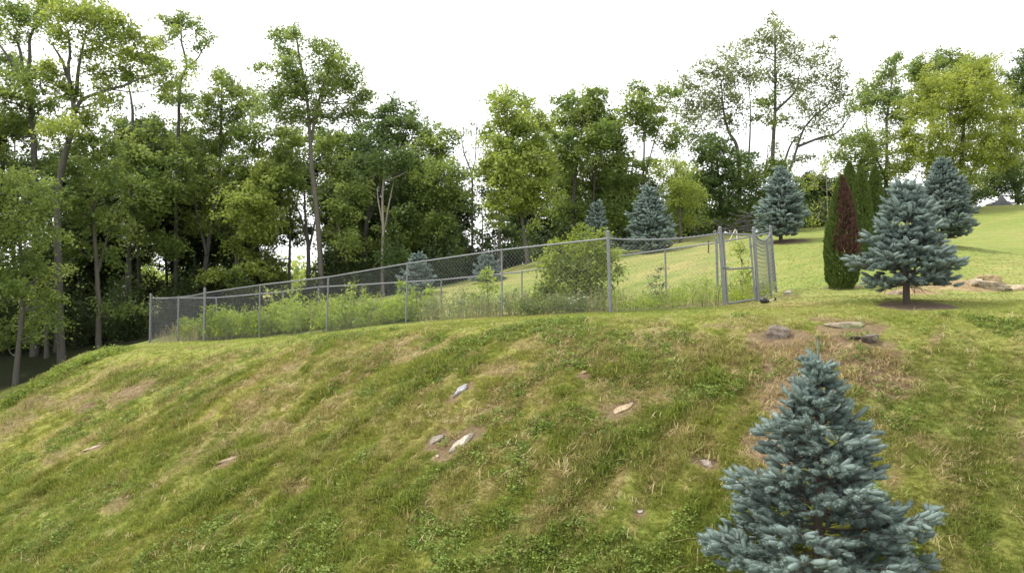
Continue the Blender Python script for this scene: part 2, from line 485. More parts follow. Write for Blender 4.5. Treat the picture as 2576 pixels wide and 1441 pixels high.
def grass_colour(X, Y, f, j=None):
    """colour of the grass that grows at X, Y"""
    n = f["big"] if j is None else np.clip(f["big"] + j * .35, 0, 1)
    c = mixc(C_green, C_yel, sstep(.3, .7, n) * .8)
    su, sv = X * .8 + Y * .6, -X * .6 + Y * .8
    stripe = fbm(su / 5., sv / .55, 63, 3)
    lawn = mixc(C_lawn, np.array([.285, .275, .09]), np.clip(sstep(.5, .75, f["big"]) * .35 + sstep(.42, .68, stripe) * .65, 0, 1))
    c = mixc(c, lawn, sstep(-.6, -2.0, f["p"]))
    c = mixc(c, C_lawn * .95, f["right"] * .5)
    c = mixc(c, C_lush, f["lush"] * .55)
    c = mixc(c, C_crest, f["crest"] * .75)
    c = mixc(c, C_straw, np.clip(f["dry"] * .8, 0, .75))
    return c

# ------------------------------------------------------------------ ground sheet
def axis(parts):
    out = [parts[0][0]]
    for a, b, s in parts:
        n = max(1, int(round((b - a) / s)))
        out += list(a + (b - a) * (np.arange(n) + 1) / n)
    return np.array(out)
gx = axis([(-900, -200, 100), (-200, -60, 14), (-60, -24, 2.5), (-24, -15, .4), (-15, 12, .076), (12, 18, .2), (18, 40, .8), (40, 100, 5), (100, 300, 40), (300, 900, 150)])
gy = axis([(-120, -20, 20), (-20, 0, 4), (0, 4, .5), (4, 17.5, .076), (17.5, 27, .14), (27, 46, .4), (46, 90, 3), (90, 200, 16), (200, 1600, 140)])
GX, GY = np.meshgrid(gx, gy)
GZ = H(GX, GY)
gf = fields(GX, GY)
gc = grass_colour(GX, GY, gf)
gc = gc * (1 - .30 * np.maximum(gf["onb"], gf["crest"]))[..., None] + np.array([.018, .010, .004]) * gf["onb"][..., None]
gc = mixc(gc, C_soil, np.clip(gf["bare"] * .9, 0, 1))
gc = mixc(gc, C_mulch, gf["mulch"]); gc = mixc(gc, C_hay, gf["hay"]); gc = mixc(gc, C_litter_shade, gf["wood"])
def ground_material():
    m, t, b = new_mat("grassy_ground")
    a = t.nodes.new("ShaderNodeAttribute"); a.attribute_name = "col"
    tc = t.nodes.new("ShaderNodeTexCoord")
    n = t.nodes.new("ShaderNodeTexNoise"); n.inputs["Scale"].default_value = 17; n.inputs["Detail"].default_value = 6; n.inputs["Roughness"].default_value = .7
    n2 = t.nodes.new("ShaderNodeTexNoise"); n2.inputs["Scale"].default_value = 3.2; n2.inputs["Detail"].default_value = 5
    r = t.nodes.new("ShaderNodeMapRange"); r.inputs["From Min"].default_value = .3; r.inputs["From Max"].default_value = .7; r.inputs["To Min"].default_value = .62; r.inputs["To Max"].default_value = 1.3
    hs = t.nodes.new("ShaderNodeHueSaturation")
    r2 = t.nodes.new("ShaderNodeMapRange"); r2.inputs["From Min"].default_value = .3; r2.inputs["From Max"].default_value = .7; r2.inputs["To Min"].default_value = .48; r2.inputs["To Max"].default_value = .515
    bp = t.nodes.new("ShaderNodeBump"); bp.inputs["Strength"].default_value = .8; bp.inputs["Distance"].default_value = .04
    L = t.links.new
    mp = t.nodes.new("ShaderNodeMapping"); mp.inputs["Rotation"].default_value = (0, 0, .64); mp.inputs["Scale"].default_value = (1.2, 7.5, 1)
    n3 = t.nodes.new("ShaderNodeTexNoise"); n3.inputs["Scale"].default_value = 1.0; n3.inputs["Detail"].default_value = 6; n3.inputs["Roughness"].default_value = .65
    r3 = t.nodes.new("ShaderNodeMapRange"); r3.inputs["From Min"].default_value = .3; r3.inputs["From Max"].default_value = .7; r3.inputs["To Min"].default_value = .80; r3.inputs["To Max"].default_value = 1.2
    mv = t.nodes.new("ShaderNodeMath"); mv.operation = 'MULTIPLY'
    L(tc.outputs["Object"], mp.inputs[0]); L(mp.outputs[0], n3.inputs["Vector"]); L(n3.outputs["Fac"], r3.inputs[0]); L(r.outputs[0], mv.inputs[0]); L(r3.outputs[0], mv.inputs[1])
    L(tc.outputs["Object"], n.inputs["Vector"]); L(tc.outputs["Object"], n2.inputs["Vector"])
    L(n.outputs["Fac"], r.inputs[0]); L(n2.outputs["Fac"], r2.inputs[0])
    L(a.outputs["Color"], hs.inputs["Color"]); L(mv.outputs[0], hs.inputs["Value"]); L(r2.outputs[0], hs.inputs["Hue"])
    L(hs.outputs[0], b.inputs["Base Color"]); L(n.outputs["Fac"], bp.inputs["Height"]); L(bp.outputs[0], b.inputs["Normal"])
    b.inputs["Roughness"].default_value = .95; b.inputs["Specular IOR Level"].default_value = .15
    return m
mb = MB()
ny, nx = GX.shape
ii = (np.arange(ny - 1)[:, None] * nx + np.arange(nx - 1)[None, :]).ravel()
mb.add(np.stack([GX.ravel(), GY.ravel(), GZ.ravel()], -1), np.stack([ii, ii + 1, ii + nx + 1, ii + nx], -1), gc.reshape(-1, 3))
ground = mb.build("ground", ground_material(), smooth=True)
tag(ground, "grassy bank and mown lawn rising to the edge of the woods", kind="structure")

# ------------------------------------------------------------------ grass, clover and straw (uncountable: geometry nodes on points)
def proto(name, mb, mat):
    o = mb.build(name, mat)
    COL.objects.unlink(o)
    return o
def inst_material(name, transl=.3):
    m, t, b = new_mat(name)
    a = t.nodes.new("ShaderNodeAttribute"); a.attribute_name = "tint"; a.attribute_type = 'INSTANCER'
    c = t.nodes.new("ShaderNodeAttribute"); c.attribute_name = "col"
    mu = t.nodes.new("ShaderNodeMixRGB"); mu.blend_type = 'MULTIPLY'; mu.inputs[0].default_value = 1
    t.links.new(a.outputs["Color"], mu.inputs[1]); t.links.new(c.outputs["Color"], mu.inputs[2])
    t.links.new(mu.outputs[0], b.inputs["Base Color"])
    b.inputs["Roughness"].default_value = .6; b.inputs["Specular IOR Level"].default_value = .2
    tr = t.nodes.new("ShaderNodeBsdfTranslucent"); t.links.new(mu.outputs[0], tr.inputs["Color"])
    mx = t.nodes.new("ShaderNodeMixShader"); mx.inputs[0].default_value = transl
    t.links.new(b.outputs[0], mx.inputs[1]); t.links.new(tr.outputs[0], mx.inputs[2])
    t.links.new(mx.outputs[0], t.nodes["Material Output"].inputs["Surface"])
    return m
M_blade = inst_material("grass_blade"); M_clover = inst_material("clover_leaf"); M_straw = inst_material("dead_straw", .1)

def blades(mb, n, spread, h, w, lean, rng, droop=.3):
    for k in range(n):
        r = spread * math.sqrt(rng.random()); a = rng.random() * 6.283
        b0 = np.array([r * math.cos(a), r * math.sin(a), -.01])
        az = a + rng.normal() * .8
        hh = h * (.55 + .7 * rng.random()); le = lean * (.3 + rng.random()) * hh
        d = np.array([math.cos(az), math.sin(az), 0]); s = np.array([-d[1], d[0], 0]) * w * (.7 + .6 * rng.random()) * .5
        m_ = b0 + d * le * .35 + np.array([0, 0, hh * .62]); tp = b0 + d * le * (1 + droop) + np.array([0, 0, hh * (1 - droop * .35)])
        v = np.array([b0 - s, b0 + s, m_ + s * .8, m_ - s * .8, tp])
        c = .75 + .5 * rng.random()
        cc = np.array([c * (.95 + .1 * rng.random()), c, c * .95])
        mb.add(v, [(0, 1, 2), (0, 2, 3), (3, 2, 4)], cc)
tuft_protos = []
for k in range(6):
    m_ = MB(); r_ = np.random.default_rng(100 + k)
    blades(m_, 15, .055, .052, .0080, [.5, .8, 1.1, .4, .7, 1.3][k], r_)
    tuft_protos.append(proto("grass_tuft", m_, M_blade))
clover_protos = []
for k in range(4):
    m_ = MB(); r_ = np.random.default_rng(200 + k)
    n_ = 18
    ang = r_.random(n_) * 6.283; rr = .075 * np.sqrt(r_.random(n_))
    c_ = np.stack([rr * np.cos(ang), rr * np.sin(ang), .025 + .05 * r_.random(n_)], -1)
    sh = .75 + .5 * r_.random((n_, 1))
    leaf_quads(m_, c_, .028, aspect=.85, up=1.3, col=np.repeat(sh, 3, 1), rng=r_)
    clover_protos.append(proto("clover_clump", m_, M_clover))
straw_protos = []
for k in range(5):
    m_ = MB(); r_ = np.random.default_rng(300 + k)
    for q_ in range(7 if k < 3 else 3):
        a = r_.normal() * .7; l = (.12 if k < 3 else .28) * (.6 + .8 * r_.random())
        p0 = np.array([r_.normal() * .05, r_.normal() * .05, .015 + .02 * r_.random()])
        d = np.array([math.cos(a), math.sin(a), .1 * r_.normal() + .12])
        s = np.array([-d[1], d[0], 0]) * .0016
        p1 = p0 + d * l * .5 + np.array([0, 0, .02]); p2 = p0 + d * l + np.array([r_.normal() * .02, r_.normal() * .02, 0])
        c = .8 + .4 * r_.random()
        m_.add(np.array([p0 - s, p0 + s, p1 + s, p1 - s, p2 + s * .6, p2 - s * .6]), [(0, 1, 2, 3), (3, 2, 4, 5)], (c, c, c))
    straw_protos.append(proto("straw_bundle", m_, M_straw))

def scatter(name, X, Y, rot, scl, idx, tint, protos, label):
    n = len(X)
    Z = H(X, Y)
    me = bpy.data.meshes.new(name)
    me.vertices.add(n); me.vertices.foreach_set("co", np.stack([X, Y, Z], -1).astype(np.float32).ravel())
    for nm, ty, key, arr in (("rot", 'FLOAT_VECTOR', "vector", rot), ("scl", 'FLOAT', "value", scl), ("idx", 'INT', "value", idx), ("tint", 'FLOAT_COLOR', "color", np.c_[tint, np.ones(n)])):
        a = me.attributes.new(nm, ty, 'POINT')
        a.data.foreach_set(key, np.asarray(arr, np.int32 if ty == 'INT' else np.float32).ravel())
    o = bpy.data.objects.new(name, me); COL.objects.link(o)
    coll = bpy.data.collections.new(name + "_kinds")
    for p_ in protos: coll.objects.link(p_)
    ng = bpy.data.node_groups.new(name + "_nodes", 'GeometryNodeTree')
    ng.interface.new_socket("Geometry", in_out='INPUT', socket_type='NodeSocketGeometry')
    ng.interface.new_socket("Geometry", in_out='OUTPUT', socket_type='NodeSocketGeometry')
    N = ng.nodes.new; L = ng.links.new
    gi = N("NodeGroupInput"); go = N("NodeGroupOutput")
    ip = N("GeometryNodeInstanceOnPoints"); ci = N("GeometryNodeCollectionInfo")
    ci.inputs["Collection"].default_value = coll
    ci.inputs["Separate Children"].default_value = True; ci.inputs["Reset Children"].default_value = True
    ip.inputs["Pick Instance"].default_value = True
    def na(nm, ty):
        q_ = N("GeometryNodeInputNamedAttribute"); q_.data_type = ty; q_.inputs["Name"].default_value = nm
        return q_.outputs["Attribute"]
    L(gi.outputs[0], ip.inputs["Points"]); L(ci.outputs[0], ip.inputs["Instance"])
    L(na("idx", 'INT'), ip.inputs["Instance Index"]); L(na("scl", 'FLOAT'), ip.inputs["Scale"])
    e2r = N("FunctionNodeEulerToRotation"); L(na("rot", 'FLOAT_VECTOR'), e2r.inputs[0]); L(e2r.outputs[0], ip.inputs["Rotation"])
    L(ip.outputs[0], go.inputs[0])
    md = o.modifiers.new("grow", 'NODES'); md.node_group = ng
    tag(o, label, kind="stuff")
    return o

def sample_ground(density_rings, rng):
    xs = []; ys = []
    for (r0, r1, dens) in density_rings:
        amax = math.radians(41)
        n = int(amax * (r1 * r1 - r0 * r0) * dens)
        r = np.sqrt(r0 * r0 + (r1 * r1 - r0 * r0) * rng.random(n)); a = (rng.random(n) * 2 - 1) * amax
        xs.append(r * np.sin(a)); ys.append(r * np.cos(a))
    return np.concatenate(xs), np.concatenate(ys)

rg = np.random.default_rng(11)
X, Y = sample_ground([(4, 9, 1500), (9, 13, 1100), (13, 18, 600), (18, 30, 200)], rg)
f = fields(X, Y)
keep = ~stone_clear(X, Y) & (rg.random(len(X)) < sstep(30.5, 21, np.hypot(X, Y))) & (rg.random(len(X)) > np.clip(f["bare"] * .8, 0, .9)) & (f["mulch"] < .4) & (f["hay"] < .35) & (f["wood"] < .6)
keep &= rg.random(len(X)) > .3 * np.clip(f["dry"] * 1.2, 0, 1)
keep &= rg.random(len(X)) > .35 * sstep(-1.8, -3.0, f["p"])
X = X[keep]; Y = Y[keep]; f = {k: v[keep] for k, v in f.items()}
j = rg.normal(size=len(X))
tint = grass_colour(X, Y, f, j * .5) * (0.85 + .35 * rg.random((len(X), 1)))
dryb = rg.random(len(X)) < .04 + .18 * f["dry"]
tint[dryb] = tint[dryb] * .3 + C_straw * .8
lawnish = sstep(0.6, -.8, f["p"]) * .6 + .25 * sstep(-1.5, -3, f["p"]) + .3 * f["right"] * sstep(.2, 1, f["p"])
scl = (.75 + .55 * rg.random(len(X))) * (1 - .75 * np.clip(lawnish, 0, 1)) * (.8 + .6 * f["lush"]) * np.interp(np.hypot(X, Y), [6, 18, 28], [.9, 1.1, 1.35])
clump = fbm(X / .35, Y / .35, 71, 2)
scl *= 1 - .45 * f["crest"]
scl *= np.interp(clump, [.3, .7], [.65, 1.4]) ** (1 - np.clip(lawnish, 0, 1))
tall = (rg.random(len(X)) < .003) & (f["p"] > .8) & (clump > .5)
scl[tall] *= 1.8
rot = np.stack([rg.normal(size=len(X)) * .18 + .25 * (1 - np.clip(lawnish * 2, 0, 1)), rg.normal(size=len(X)) * .18, rg.random(len(X)) * 6.283], -1)
scatter("grass", X, Y, rot, scl, rg.integers(0, 6, len(X)), tint, tuft_protos, "short tufted grass covering the bank and lawn")

X, Y = sample_ground([(4, 10, 260), (10, 15, 170), (15, 22, 70)], rg)
f = fields(X, Y)
cl = fbm(X / .8, Y / .8, 91, 3)
keep = ~stone_clear(X, Y) & (f["p"] > .2) & (cl + .3 * f["lush"] * 0.6 > .625) & (rg.random(len(X)) > f["bare"] * .6)
X = X[keep]; Y = Y[keep]; f = {k: v[keep] for k, v in f.items()}
tint = mixc(np.array([.125, .19, .035]), np.array([.20, .255, .05]), rg.random(len(X))) * (.8 + .4 * rg.random((len(X), 1)))
scatter("clover", X, Y, np.stack([rg.normal(size=len(X)) * .2, rg.normal(size=len(X)) * .2, rg.random(len(X)) * 6.283], -1), .6 + .7 * rg.random(len(X)), rg.integers(0, 4, len(X)), tint, clover_protos, "low clover and broad-leaved weeds among the bank grass")

X, Y = sample_ground([(4, 10, 90), (10, 16, 140), (16, 24, 60)], rg)
f = fields(X, Y)
keep = ~stone_clear(X, Y) & (rg.random(len(X)) < np.clip(f["dry"] * .9 + f["hay"] + .06, 0, 1) * np.clip(sstep(0, .6, f["p"]) + f["hay"] + .05, 0, 1))
X = X[keep]; Y = Y[keep]; f = {k: v[keep] for k, v in f.items()}
tint = mixc(np.array([.33, .255, .125]), np.array([.41, .335, .18]), rg.random(len(X)))
tint = mixc(tint, np.array([.24, .15, .07]), (rg.random(len(X)) < .3) * .8)
base_az = math.atan2(.82, .573) - .5
scatter("dead_grass", X, Y, np.stack([rg.normal(size=len(X)) * .2, rg.normal(size=len(X)) * .2, base_az + .5 + rg.normal(size=len(X)) * .9], -1), .7 + .8 * rg.random(len(X)), rg.choice([0, 1, 2, 0, 1, 2, 3, 4], len(X)), tint, straw_protos, "dry pale straw lying on the bank")

# ------------------------------------------------------------------ chain link fence
fence = empty("chain_link_fence", (px(1532, 787, 16.2)[0], 16.2, gz(px(1532, 787, 16.2)[0], 16.2)))
tag(fence, "galvanised chain link fence with a gate round the weedy patch on the bank", "fence")
FO = np.array(fence.location)

def fpost(base, top, r, terminal):
    m_ = MB()
    base = np.asarray(base, float); top = np.asarray(top, float)
    tube(m_, [base - (top - base) * .08, base, (base + top) / 2, top], r, 10)
    o = m_.build("post", M_zinc, fence, True, origin=FO)
    c_ = MB()
    if terminal:
        tube(c_, [top - (0, 0, .03), top + (0, 0, .012)], r * 1.18, 10)
        ball(c_, top + (0, 0, .03), r * 1.1)
        for k in (.2, .4, .6, .8):
            q_ = base + (top - base) * k
            bd = MB(); tube(bd, [q_ - (0, 0, .012), q_ + (0, 0, .012)], r * 1.14, 10)
            bd.build("tension_band", M_zinc, o, True, origin=FO)
    else:
        tube(c_, [top - (0, 0, .02), top + (0, 0, .03)], r * 1.25, 8)
    cap = c_.build("post_cap" if terminal else "loop_cap", M_zinc, o, True, origin=FO)
    cap.parent = o
    return o

def frail(pts, r=.0165):
    m_ = MB(); tube(m_, pts, r, 8)
    return m_.build("top_rail", M_zinc, fence, True, origin=FO)

def fmesh(b0, b1, t0, t1, sag=0., name="chain_link_panel", parent=None, pitch=.094, r=.0047, over=.03, mat=None, bulge=0.0):
    """woven wire: zigzag strands side by side, every strand a thin tube"""
    b0, b1, t0, t1 = [np.asarray(q_, float) for q_ in (b0, b1, t0, t1)]
    m_ = MB()
    L = np.linalg.norm((b1 - b0)[:2]); N = max(2, int(L / pitch))
    hgt = np.linalg.norm(((t0 + t1) - (b0 + b1)) / 2); K = max(4, int(hgt / (pitch * .5)))
    out = norm(np.cross(b1 - b0, [0, 0, 1.]))
    for i in range(N):
        for mirror in (0,):
            pts = []
            vv = np.linspace(0, 1, K + 1)
            zz = ((np.arange(K + 1) + i * 0) % 2)
            uu = np.clip((i + zz) / N, 0, 1)
            bb = b0[None] + (b1 - b0)[None] * uu[:, None]
            tt = t0[None] + (t1 - t0)[None] * uu[:, None]
            tt = tt + np.array([0, 0, over]) - np.array([0, 0, 1.])[None] * (sag * 4 * uu * (1 - uu))[:, None]
            P = bb + (0, 0, .02) + (tt - bb - (0, 0, .02)) * vv[:, None]
            P = P + out[None] * (np.where(zz > 0, .004, -.004) + bulge * np.sin(vv * math.pi) * np.sin(uu * math.pi))[:, None]
            tube(m_, P, r, 3, cap=False)
    return m_.build(name, mat or M_wire, parent or fence, False, origin=FO)

def gpt(x, d):
    X = (x - CXP) / F * d
    return np.array([X, d, gz(X, d)])
front = []
for (xb, d, ytop, xt) in [(1536, 16.2, 600, 1529), (1263, 17.7, 629, 1262), (1021, 19.3, 663, 1025), (822, 20.9, 697, 826), (652, 22.5, 717, 654), (514, 24.0, 737, 515)]:
    b_ = gpt(xb, d); t_ = px(xt, ytop, d)
    front.append((b_, t_))
back_left = (gpt(377, 27.3), px(379, 750, 27.3))
mid_left = (gpt(447, 25.6), px(449, 747.5, 25.6))
gate_l = (gpt(1823, 16.66), px(1812, 587, 16.66))
gate_r = (gpt(1908, 16.95), px(1897, 588, 16.95))
right_back = (gpt(1952, 19.6), px(1938, 586, 19.6))
mid_right = (gpt(1940, 18.1), px(1929, 600, 18.1))
UPX = np.array([0, 0, .10])
for k, (b_, t_) in enumerate(front):
    term = k in (0, 5)
    fpost(b_, t_ + (UPX if term else 0), .033 if term else .020, term)
fpost(back_left[0], back_left[1] + UPX, .034, True)
fpost(mid_left[0], mid_left[1], .024, False)
fpost(gate_l[0], gate_l[1] + (-.01, 0, .08), .035, True)
fpost(gate_r[0], gate_r[1] + (-.01, 0, .08), .035, True)
fpost(right_back[0], right_back[1] + (0, 0, .12), .034, True)
fpost(mid_right[0], mid_right[1] - (0, 0, .1), .022, False)
for (a, b) in zip(front[:-1], front[1:]):
    frail([a[1], b[1]]); fmesh(a[0], b[0], a[1], b[1])
for (a, b) in ((front[5], mid_left), (mid_left, back_left)):
    frail([a[1], (a[1] + b[1]) / 2 - (0, 0, .03), b[1]]); fmesh(a[0], b[0], a[1], b[1])
s_ = [front[0][1] * (1 - k) + gate_l[1] * k - np.array([0, 0, .07 * 4 * k * (1 - k)]) for k in np.linspace(0, 1, 9)]
frail(s_); fmesh(front[0][0], gate_l[0], front[0][1], gate_l[1], sag=.07)
s_ = [gate_r[1] * (1 - k) + right_back[1] * k - np.array([0, 0, .17 * 4 * k * (1 - k)]) for k in np.linspace(0, 1, 11)]
frail(s_, .022); fmesh(gate_r[0], right_back[0], gate_r[1], right_back[1], sag=.17, bulge=.05)
# back run
back = [right_back]
for (x, ytop, d, term) in [(1802, 611, 20.0, True), (1673, 628, 20.6, False), (1500, 652, 21.3, False), (1313, 684, 22.0, False), (1110, 704, 22.9, False), (912, 716, 23.9, False), (801, 722, 24.5, False), (712, 734, 25.0, False), (544, 749, 26.1, False)]:
    b_ = gpt(x + (4 if x > 1500 else 0), d); t_ = px(x, ytop, d)
    fpost(b_, t_ + (UPX * .8 if term else 0), .03 if term else .022, term)
    back.append((b_, t_))
back.append(back_left)
for (a, b) in zip(back[:-1], back[1:]):
    frail([a[1], b[1]], .019); fmesh(a[0], b[0], a[1], b[1], r=.0026)
# gate
gl_b = gate_l[0] + (.07, .02, .05); gl_t = gate_l[1] + (.06, .02, .0)
gr_b = gate_r[0] + (-.07, -.02, .05); gr_t = gate_r[1] + (-.10, -.02, -.03)
g_ = MB()
tube(g_, [gl_b, gl_t + (0, 0, .02)], .021, 8); tube(g_, [gr_b, gr_t + (0, 0, .02)], .021, 8)
gate = g_.build("gate", M_zinc, fence, True, origin=FO)
gate["label"] = "narrow gate of dark pipe with a middle rail"
for k in (0.0, .49, 1.0):
    m_ = MB(); tube(m_, [gl_b + (gl_t - gl_b) * k, gr_b + (gr_t - gr_b) * k], .019, 8)
    m_.build("gate_rail", M_wire_dark if k == .49 else M_zinc, gate, True, origin=FO)
fmesh(gl_b, gr_b, gl_t, gr_t, name="gate_mesh", parent=gate, r=.0016, over=.02, mat=M_wire_dark)
for k in (.13, .82):
    m_ = MB(); q_ = gate_r[0] + (gate_r[1] - gate_r[0]) * k; q2 = gr_b + (gr_t - gr_b) * k
    tube(m_, [q_ + (.08, 0, 0), q2 - (.03, 0, 0)], .012, 6); tube(m_, [q2 - (0, 0, .04), q2 + (0, 0, .04)], .027, 8)
    m_.build("hinge", M_wire_dark, gate, True, origin=FO)
m_ = MB(); q_ = gate_l[0] + (gate_l[1] - gate_l[0]) * .53
tube(m_, [q_ + (-.01, -.05, .01), q_ + (.13, -.04, -.01)], .013, 6); ball(m_, q_ + (.02, -.05, .01), .028)
m_.build("latch", M_zinc, gate, True, origin=FO)

# ------------------------------------------------------------------ broadleaf trees
G_mid = ((.106, .162, .044), (.238, .300, .082)); G_bright = ((.150, .212, .047), (.295, .350, .088)); G_dark = ((.058, .098, .034), (.140, .196, .058))
G_yel = ((.155, .200, .038), (.285, .330, .075)); G_olive = ((.105, .138, .054), (.215, .248, .104)); G_lime = ((.17, .25, .04), (.31, .39, .075))
LEAFCOUNT = [0]

def tree(name, base, d, stems, lobes, pal, label, cat="tree", group="trees along the edge of the woods", leaf=.14, dens=1.0, r0=.16, bark=None, thick=1.0, seed=None, limb=True, part="crown", sprays=26, flat=.95, trunk_col=(1, 1, 1)):
    """stems: picture polylines from the ground up at distance d; lobes: (x, y, rx, ry[, depth offset]) leafy masses"""
    rng = np.random.default_rng(seed if seed is not None else int(abs(base[0]) * 13 + base[1] * 7 + d * 3))
    bx = (base[0] - CXP) / F * d
    B = np.array([bx, d, gz(bx, d)])
    root = empty(name, B)
    tag(root, label, cat, group)
    tb = MB(); allp = []
    for s, st in enumerate(stems):
        pts = [px(x, y, d) for (x, y) in st]
        if s == 0:
            pts[0] = B - (0, 0, .1)
        P = bez(pts, 6)
        P[:, 1] += np.cumsum(rng.normal(size=len(P)) * .02)
        rs = r0 * .8 * (1.0 if s == 0 else .55)
        R = rs * np.linspace(1, .28, len(P))
        if s == 0: R[0] *= 1.25; R[1] *= 1.08
        tube(tb, P, R, 8, trunk_col)
        allp.append((P, R))
    AP = np.concatenate([p for p, _ in allp]); AR = np.concatenate([r for _, r in allp])
    cb = MB()
    for lo in lobes:
        x, y, rx, ry = lo[:4]
        wx = rx / F * d; wz = ry * 1.12 / F * d; wy = max(wx, wz) * .9
        dd = d + (lo[4] if len(lo) > 4 else rng.normal() * wx * 1.0)
        C = px(x, y, d); C[1] = dd; C[0] = (x - CXP) / F * dd; C[2] = (HOR - y) / F * dd
        if limb:
            below = AP[:, 2] < C[2] - .15
            cand = np.where(below)[0] if below.any() else np.arange(len(AP))
            dist = np.linalg.norm((AP[cand] - C) * (1, 1, 1.25), axis=1)
            k = cand[np.argmin(dist)]
            mid = AP[k] * .45 + C * .55 - np.array([0, 0, .06 * np.linalg.norm(C - AP[k])])
            P = bez([AP[k], mid + rng.normal(size=3) * .06, C + (0, 0, wz * .3)], 4)
            tube(tb, P, np.linspace(min(AR[k] * .55, .042), .008, len(P)), 5, trunk_col)
            for q_ in range(3):
                e = C + rng.normal(size=3) * (wx * .5, wy * .5, wz * .5)
                P = bez([mid * .4 + C * .6, (mid + e) / 2 + (0, 0, .05), e], 3)
                tube(tb, P, np.linspace(.014, .005, len(P)), 3, trunk_col, cap=False)
        area = math.pi * wx * wz
        nc = max(3, int(area * 13 * dens))
        u = norm(rng.normal(size=(nc, 3))); u[:, 2] = np.where(rng.random(nc) < .3, np.abs(u[:, 2]), u[:, 2])
        rr = rng.random(nc) ** (1 / 2.2)
        rr = rr * (1 + .35 * (rng.random(nc) < .18))
        cc = C + u * rr[:, None] * np.array([wx, wy, wz]) * (1 + .22 * rng.normal(size=(nc, 1)))
        crad = min(.30, .55 * (wx + wz) / 2 + .08)
        lflat = flat * (.45 + .65 * rng.random())
        tone = np.clip(rng.normal(size=nc) * .28 + .45 + rng.normal() * .08, 0, 1)
        nl = max(5, int(sprays * 2.0))
        off = rng.normal(size=(nc, nl, 3)) * np.array([crad * .6, crad * .6, crad * lflat * .5])
        off[..., 2] -= .35 * crad * (off[..., 0] ** 2 + off[..., 1] ** 2) / (crad ** 2)
        pos = (cc[:, None, :] + off).reshape(-1, 3)
        t = np.clip(np.repeat(tone, nl) + rng.normal(size=nc * nl) * .13, 0, 1)
        col = mixc(np.array(pal[0]), np.array(pal[1]), t)
        leaf_quads(cb, pos, leaf, .62, .8, col, rng, tri=leaf > .105)
        LEAFCOUNT[0] += len(pos)
    tb.build("trunk", bark or M_bark, root, True, origin=B)
    if cb.v: cb.build(part, M_leaf, root, False, origin=B)
    return root

def egg(xc, top, bot, hw, n, seed, rmin=28, rmax=52, xs=0.0):
    """lobes filling an egg-shaped crown"""
    r = np.random.default_rng(seed); out = []
    for k in range(n):
        t = (k + r.random()) / n
        y = top + (bot - top) * t
        w = hw * (math.sin(math.pi * min(1, .16 + .78 * t)) ** .7)
        a = r.random() * 6.283
        x = xc + xs * (1 - t) + w * math.cos(a) * math.sqrt(r.random())
        rx = (rmin + (rmax - rmin) * r.random()) * (.75 + .4 * math.sin(math.pi * t))
        out.append((x, y + rx * .3, rx, rx * .68, math.sin(a) * w * .016))
    return out

# --- right half
tree("forked_tree", (1945, 560), 40, [[(1945, 560), (1943, 429), (1947, 343), (1951, 279), (1951, 172), (1951, 60)], [(1960, 500), (1994, 407), (2020, 330), (2046, 296), (2084, 262), (2114, 205)],
     [(2004, 370), (2063, 347), (2106, 334), (2142, 290)], [(1951, 279), (1999, 232), (2012, 185)], [(1960, 470), (1977, 394), (1994, 356), (2020, 330)]],
     [(1943, 39, 15, 15), (1951, 64, 25, 20), (1900, 81, 15, 15), (1926, 99, 40, 25), (1969, 86, 25, 25), (1866, 107, 30, 15), (1917, 129, 45, 30), (1969, 129, 40, 30), (2011, 116, 25, 20), (2011, 150, 35, 25),
      (2071, 124, 20, 25), (2097, 99, 8, 15), (2106, 172, 25, 25), (2059, 163, 35, 30), (1934, 193, 50, 35), (1986, 206, 40, 30), (2046, 214, 45, 30), (2097, 214, 35, 30), (2127, 236, 25, 20), (2020, 257, 50, 30), (2076, 257, 40, 25),
      (1977, 300, 30, 15), (2063, 309, 30, 15), (2090, 345, 25, 10), (2035, 395, 30, 10), (2020, 322, 30, 13), (2084, 318, 30, 14), (2000, 350, 22, 12), (2052, 285, 34, 18), (2122, 298, 20, 18), (2108, 330, 18, 10), (2010, 400, 30, 16)], G_olive,
     "tallest loose-crowned tree with bare forking limbs leaning out over the lawn behind the gate", dens=1.1, r0=.17, leaf=.13, sprays=12, flat=.9)
tree("forked_tree", (1862, 560), 39, [[(1862, 560), (1857, 390), (1836, 334), (1823, 287), (1815, 200)], [(1880, 450), (1887, 369), (1889, 279), (1884, 190)]],
     [(1849, 154, 40, 25), (1806, 172, 40, 25), (1763, 180, 30, 20), (1728, 197, 20, 15), (1827, 202, 50, 30), (1763, 223, 45, 25), (1716, 227, 25, 25), (1879, 193, 40, 30), (1741, 266, 40, 25), (1797, 257, 50, 30), (1849, 249, 40, 30), (1720, 300, 35, 25), (1776, 292, 50, 30), (1827, 309, 40, 25), (1754, 343, 35, 25), (1890, 300, 25, 18)],
     G_olive, "olive twin-stemmed tree standing just left of the tallest loose-crowned tree", dens=1.2, r0=.14, leaf=.13, sprays=13, flat=.9)
tree("dark_tree", (1815, 575), 38, [[(1815, 575), (1810, 480), (1800, 380)]],
     [(1806, 365, 50, 35), (1780, 400, 40, 40), (1840, 420, 50, 40), (1810, 470, 60, 45), (1770, 450, 35, 40), (1850, 520, 55, 40), (1800, 540, 50, 30), (1870, 390, 30, 25)], G_dark, "dark low-branched tree behind the yellow-green young tree and beside the brush pile", dens=1.0)
tree("dark_tree", (1920, 570), 38.5, [[(1920, 570), (1922, 470), (1930, 400)]],
     [(1880, 470, 50, 45), (1930, 430, 40, 30), (1920, 510, 55, 45), (1960, 410, 30, 20), (1880, 540, 45, 25), (1985, 470, 35, 30), (2000, 520, 40, 25), (1934, 257, 30, 26, 1.5), (1950, 300, 25, 15)], G_mid, "dark green tree filling the gap behind the spruce nearest the gate", dens=.95)
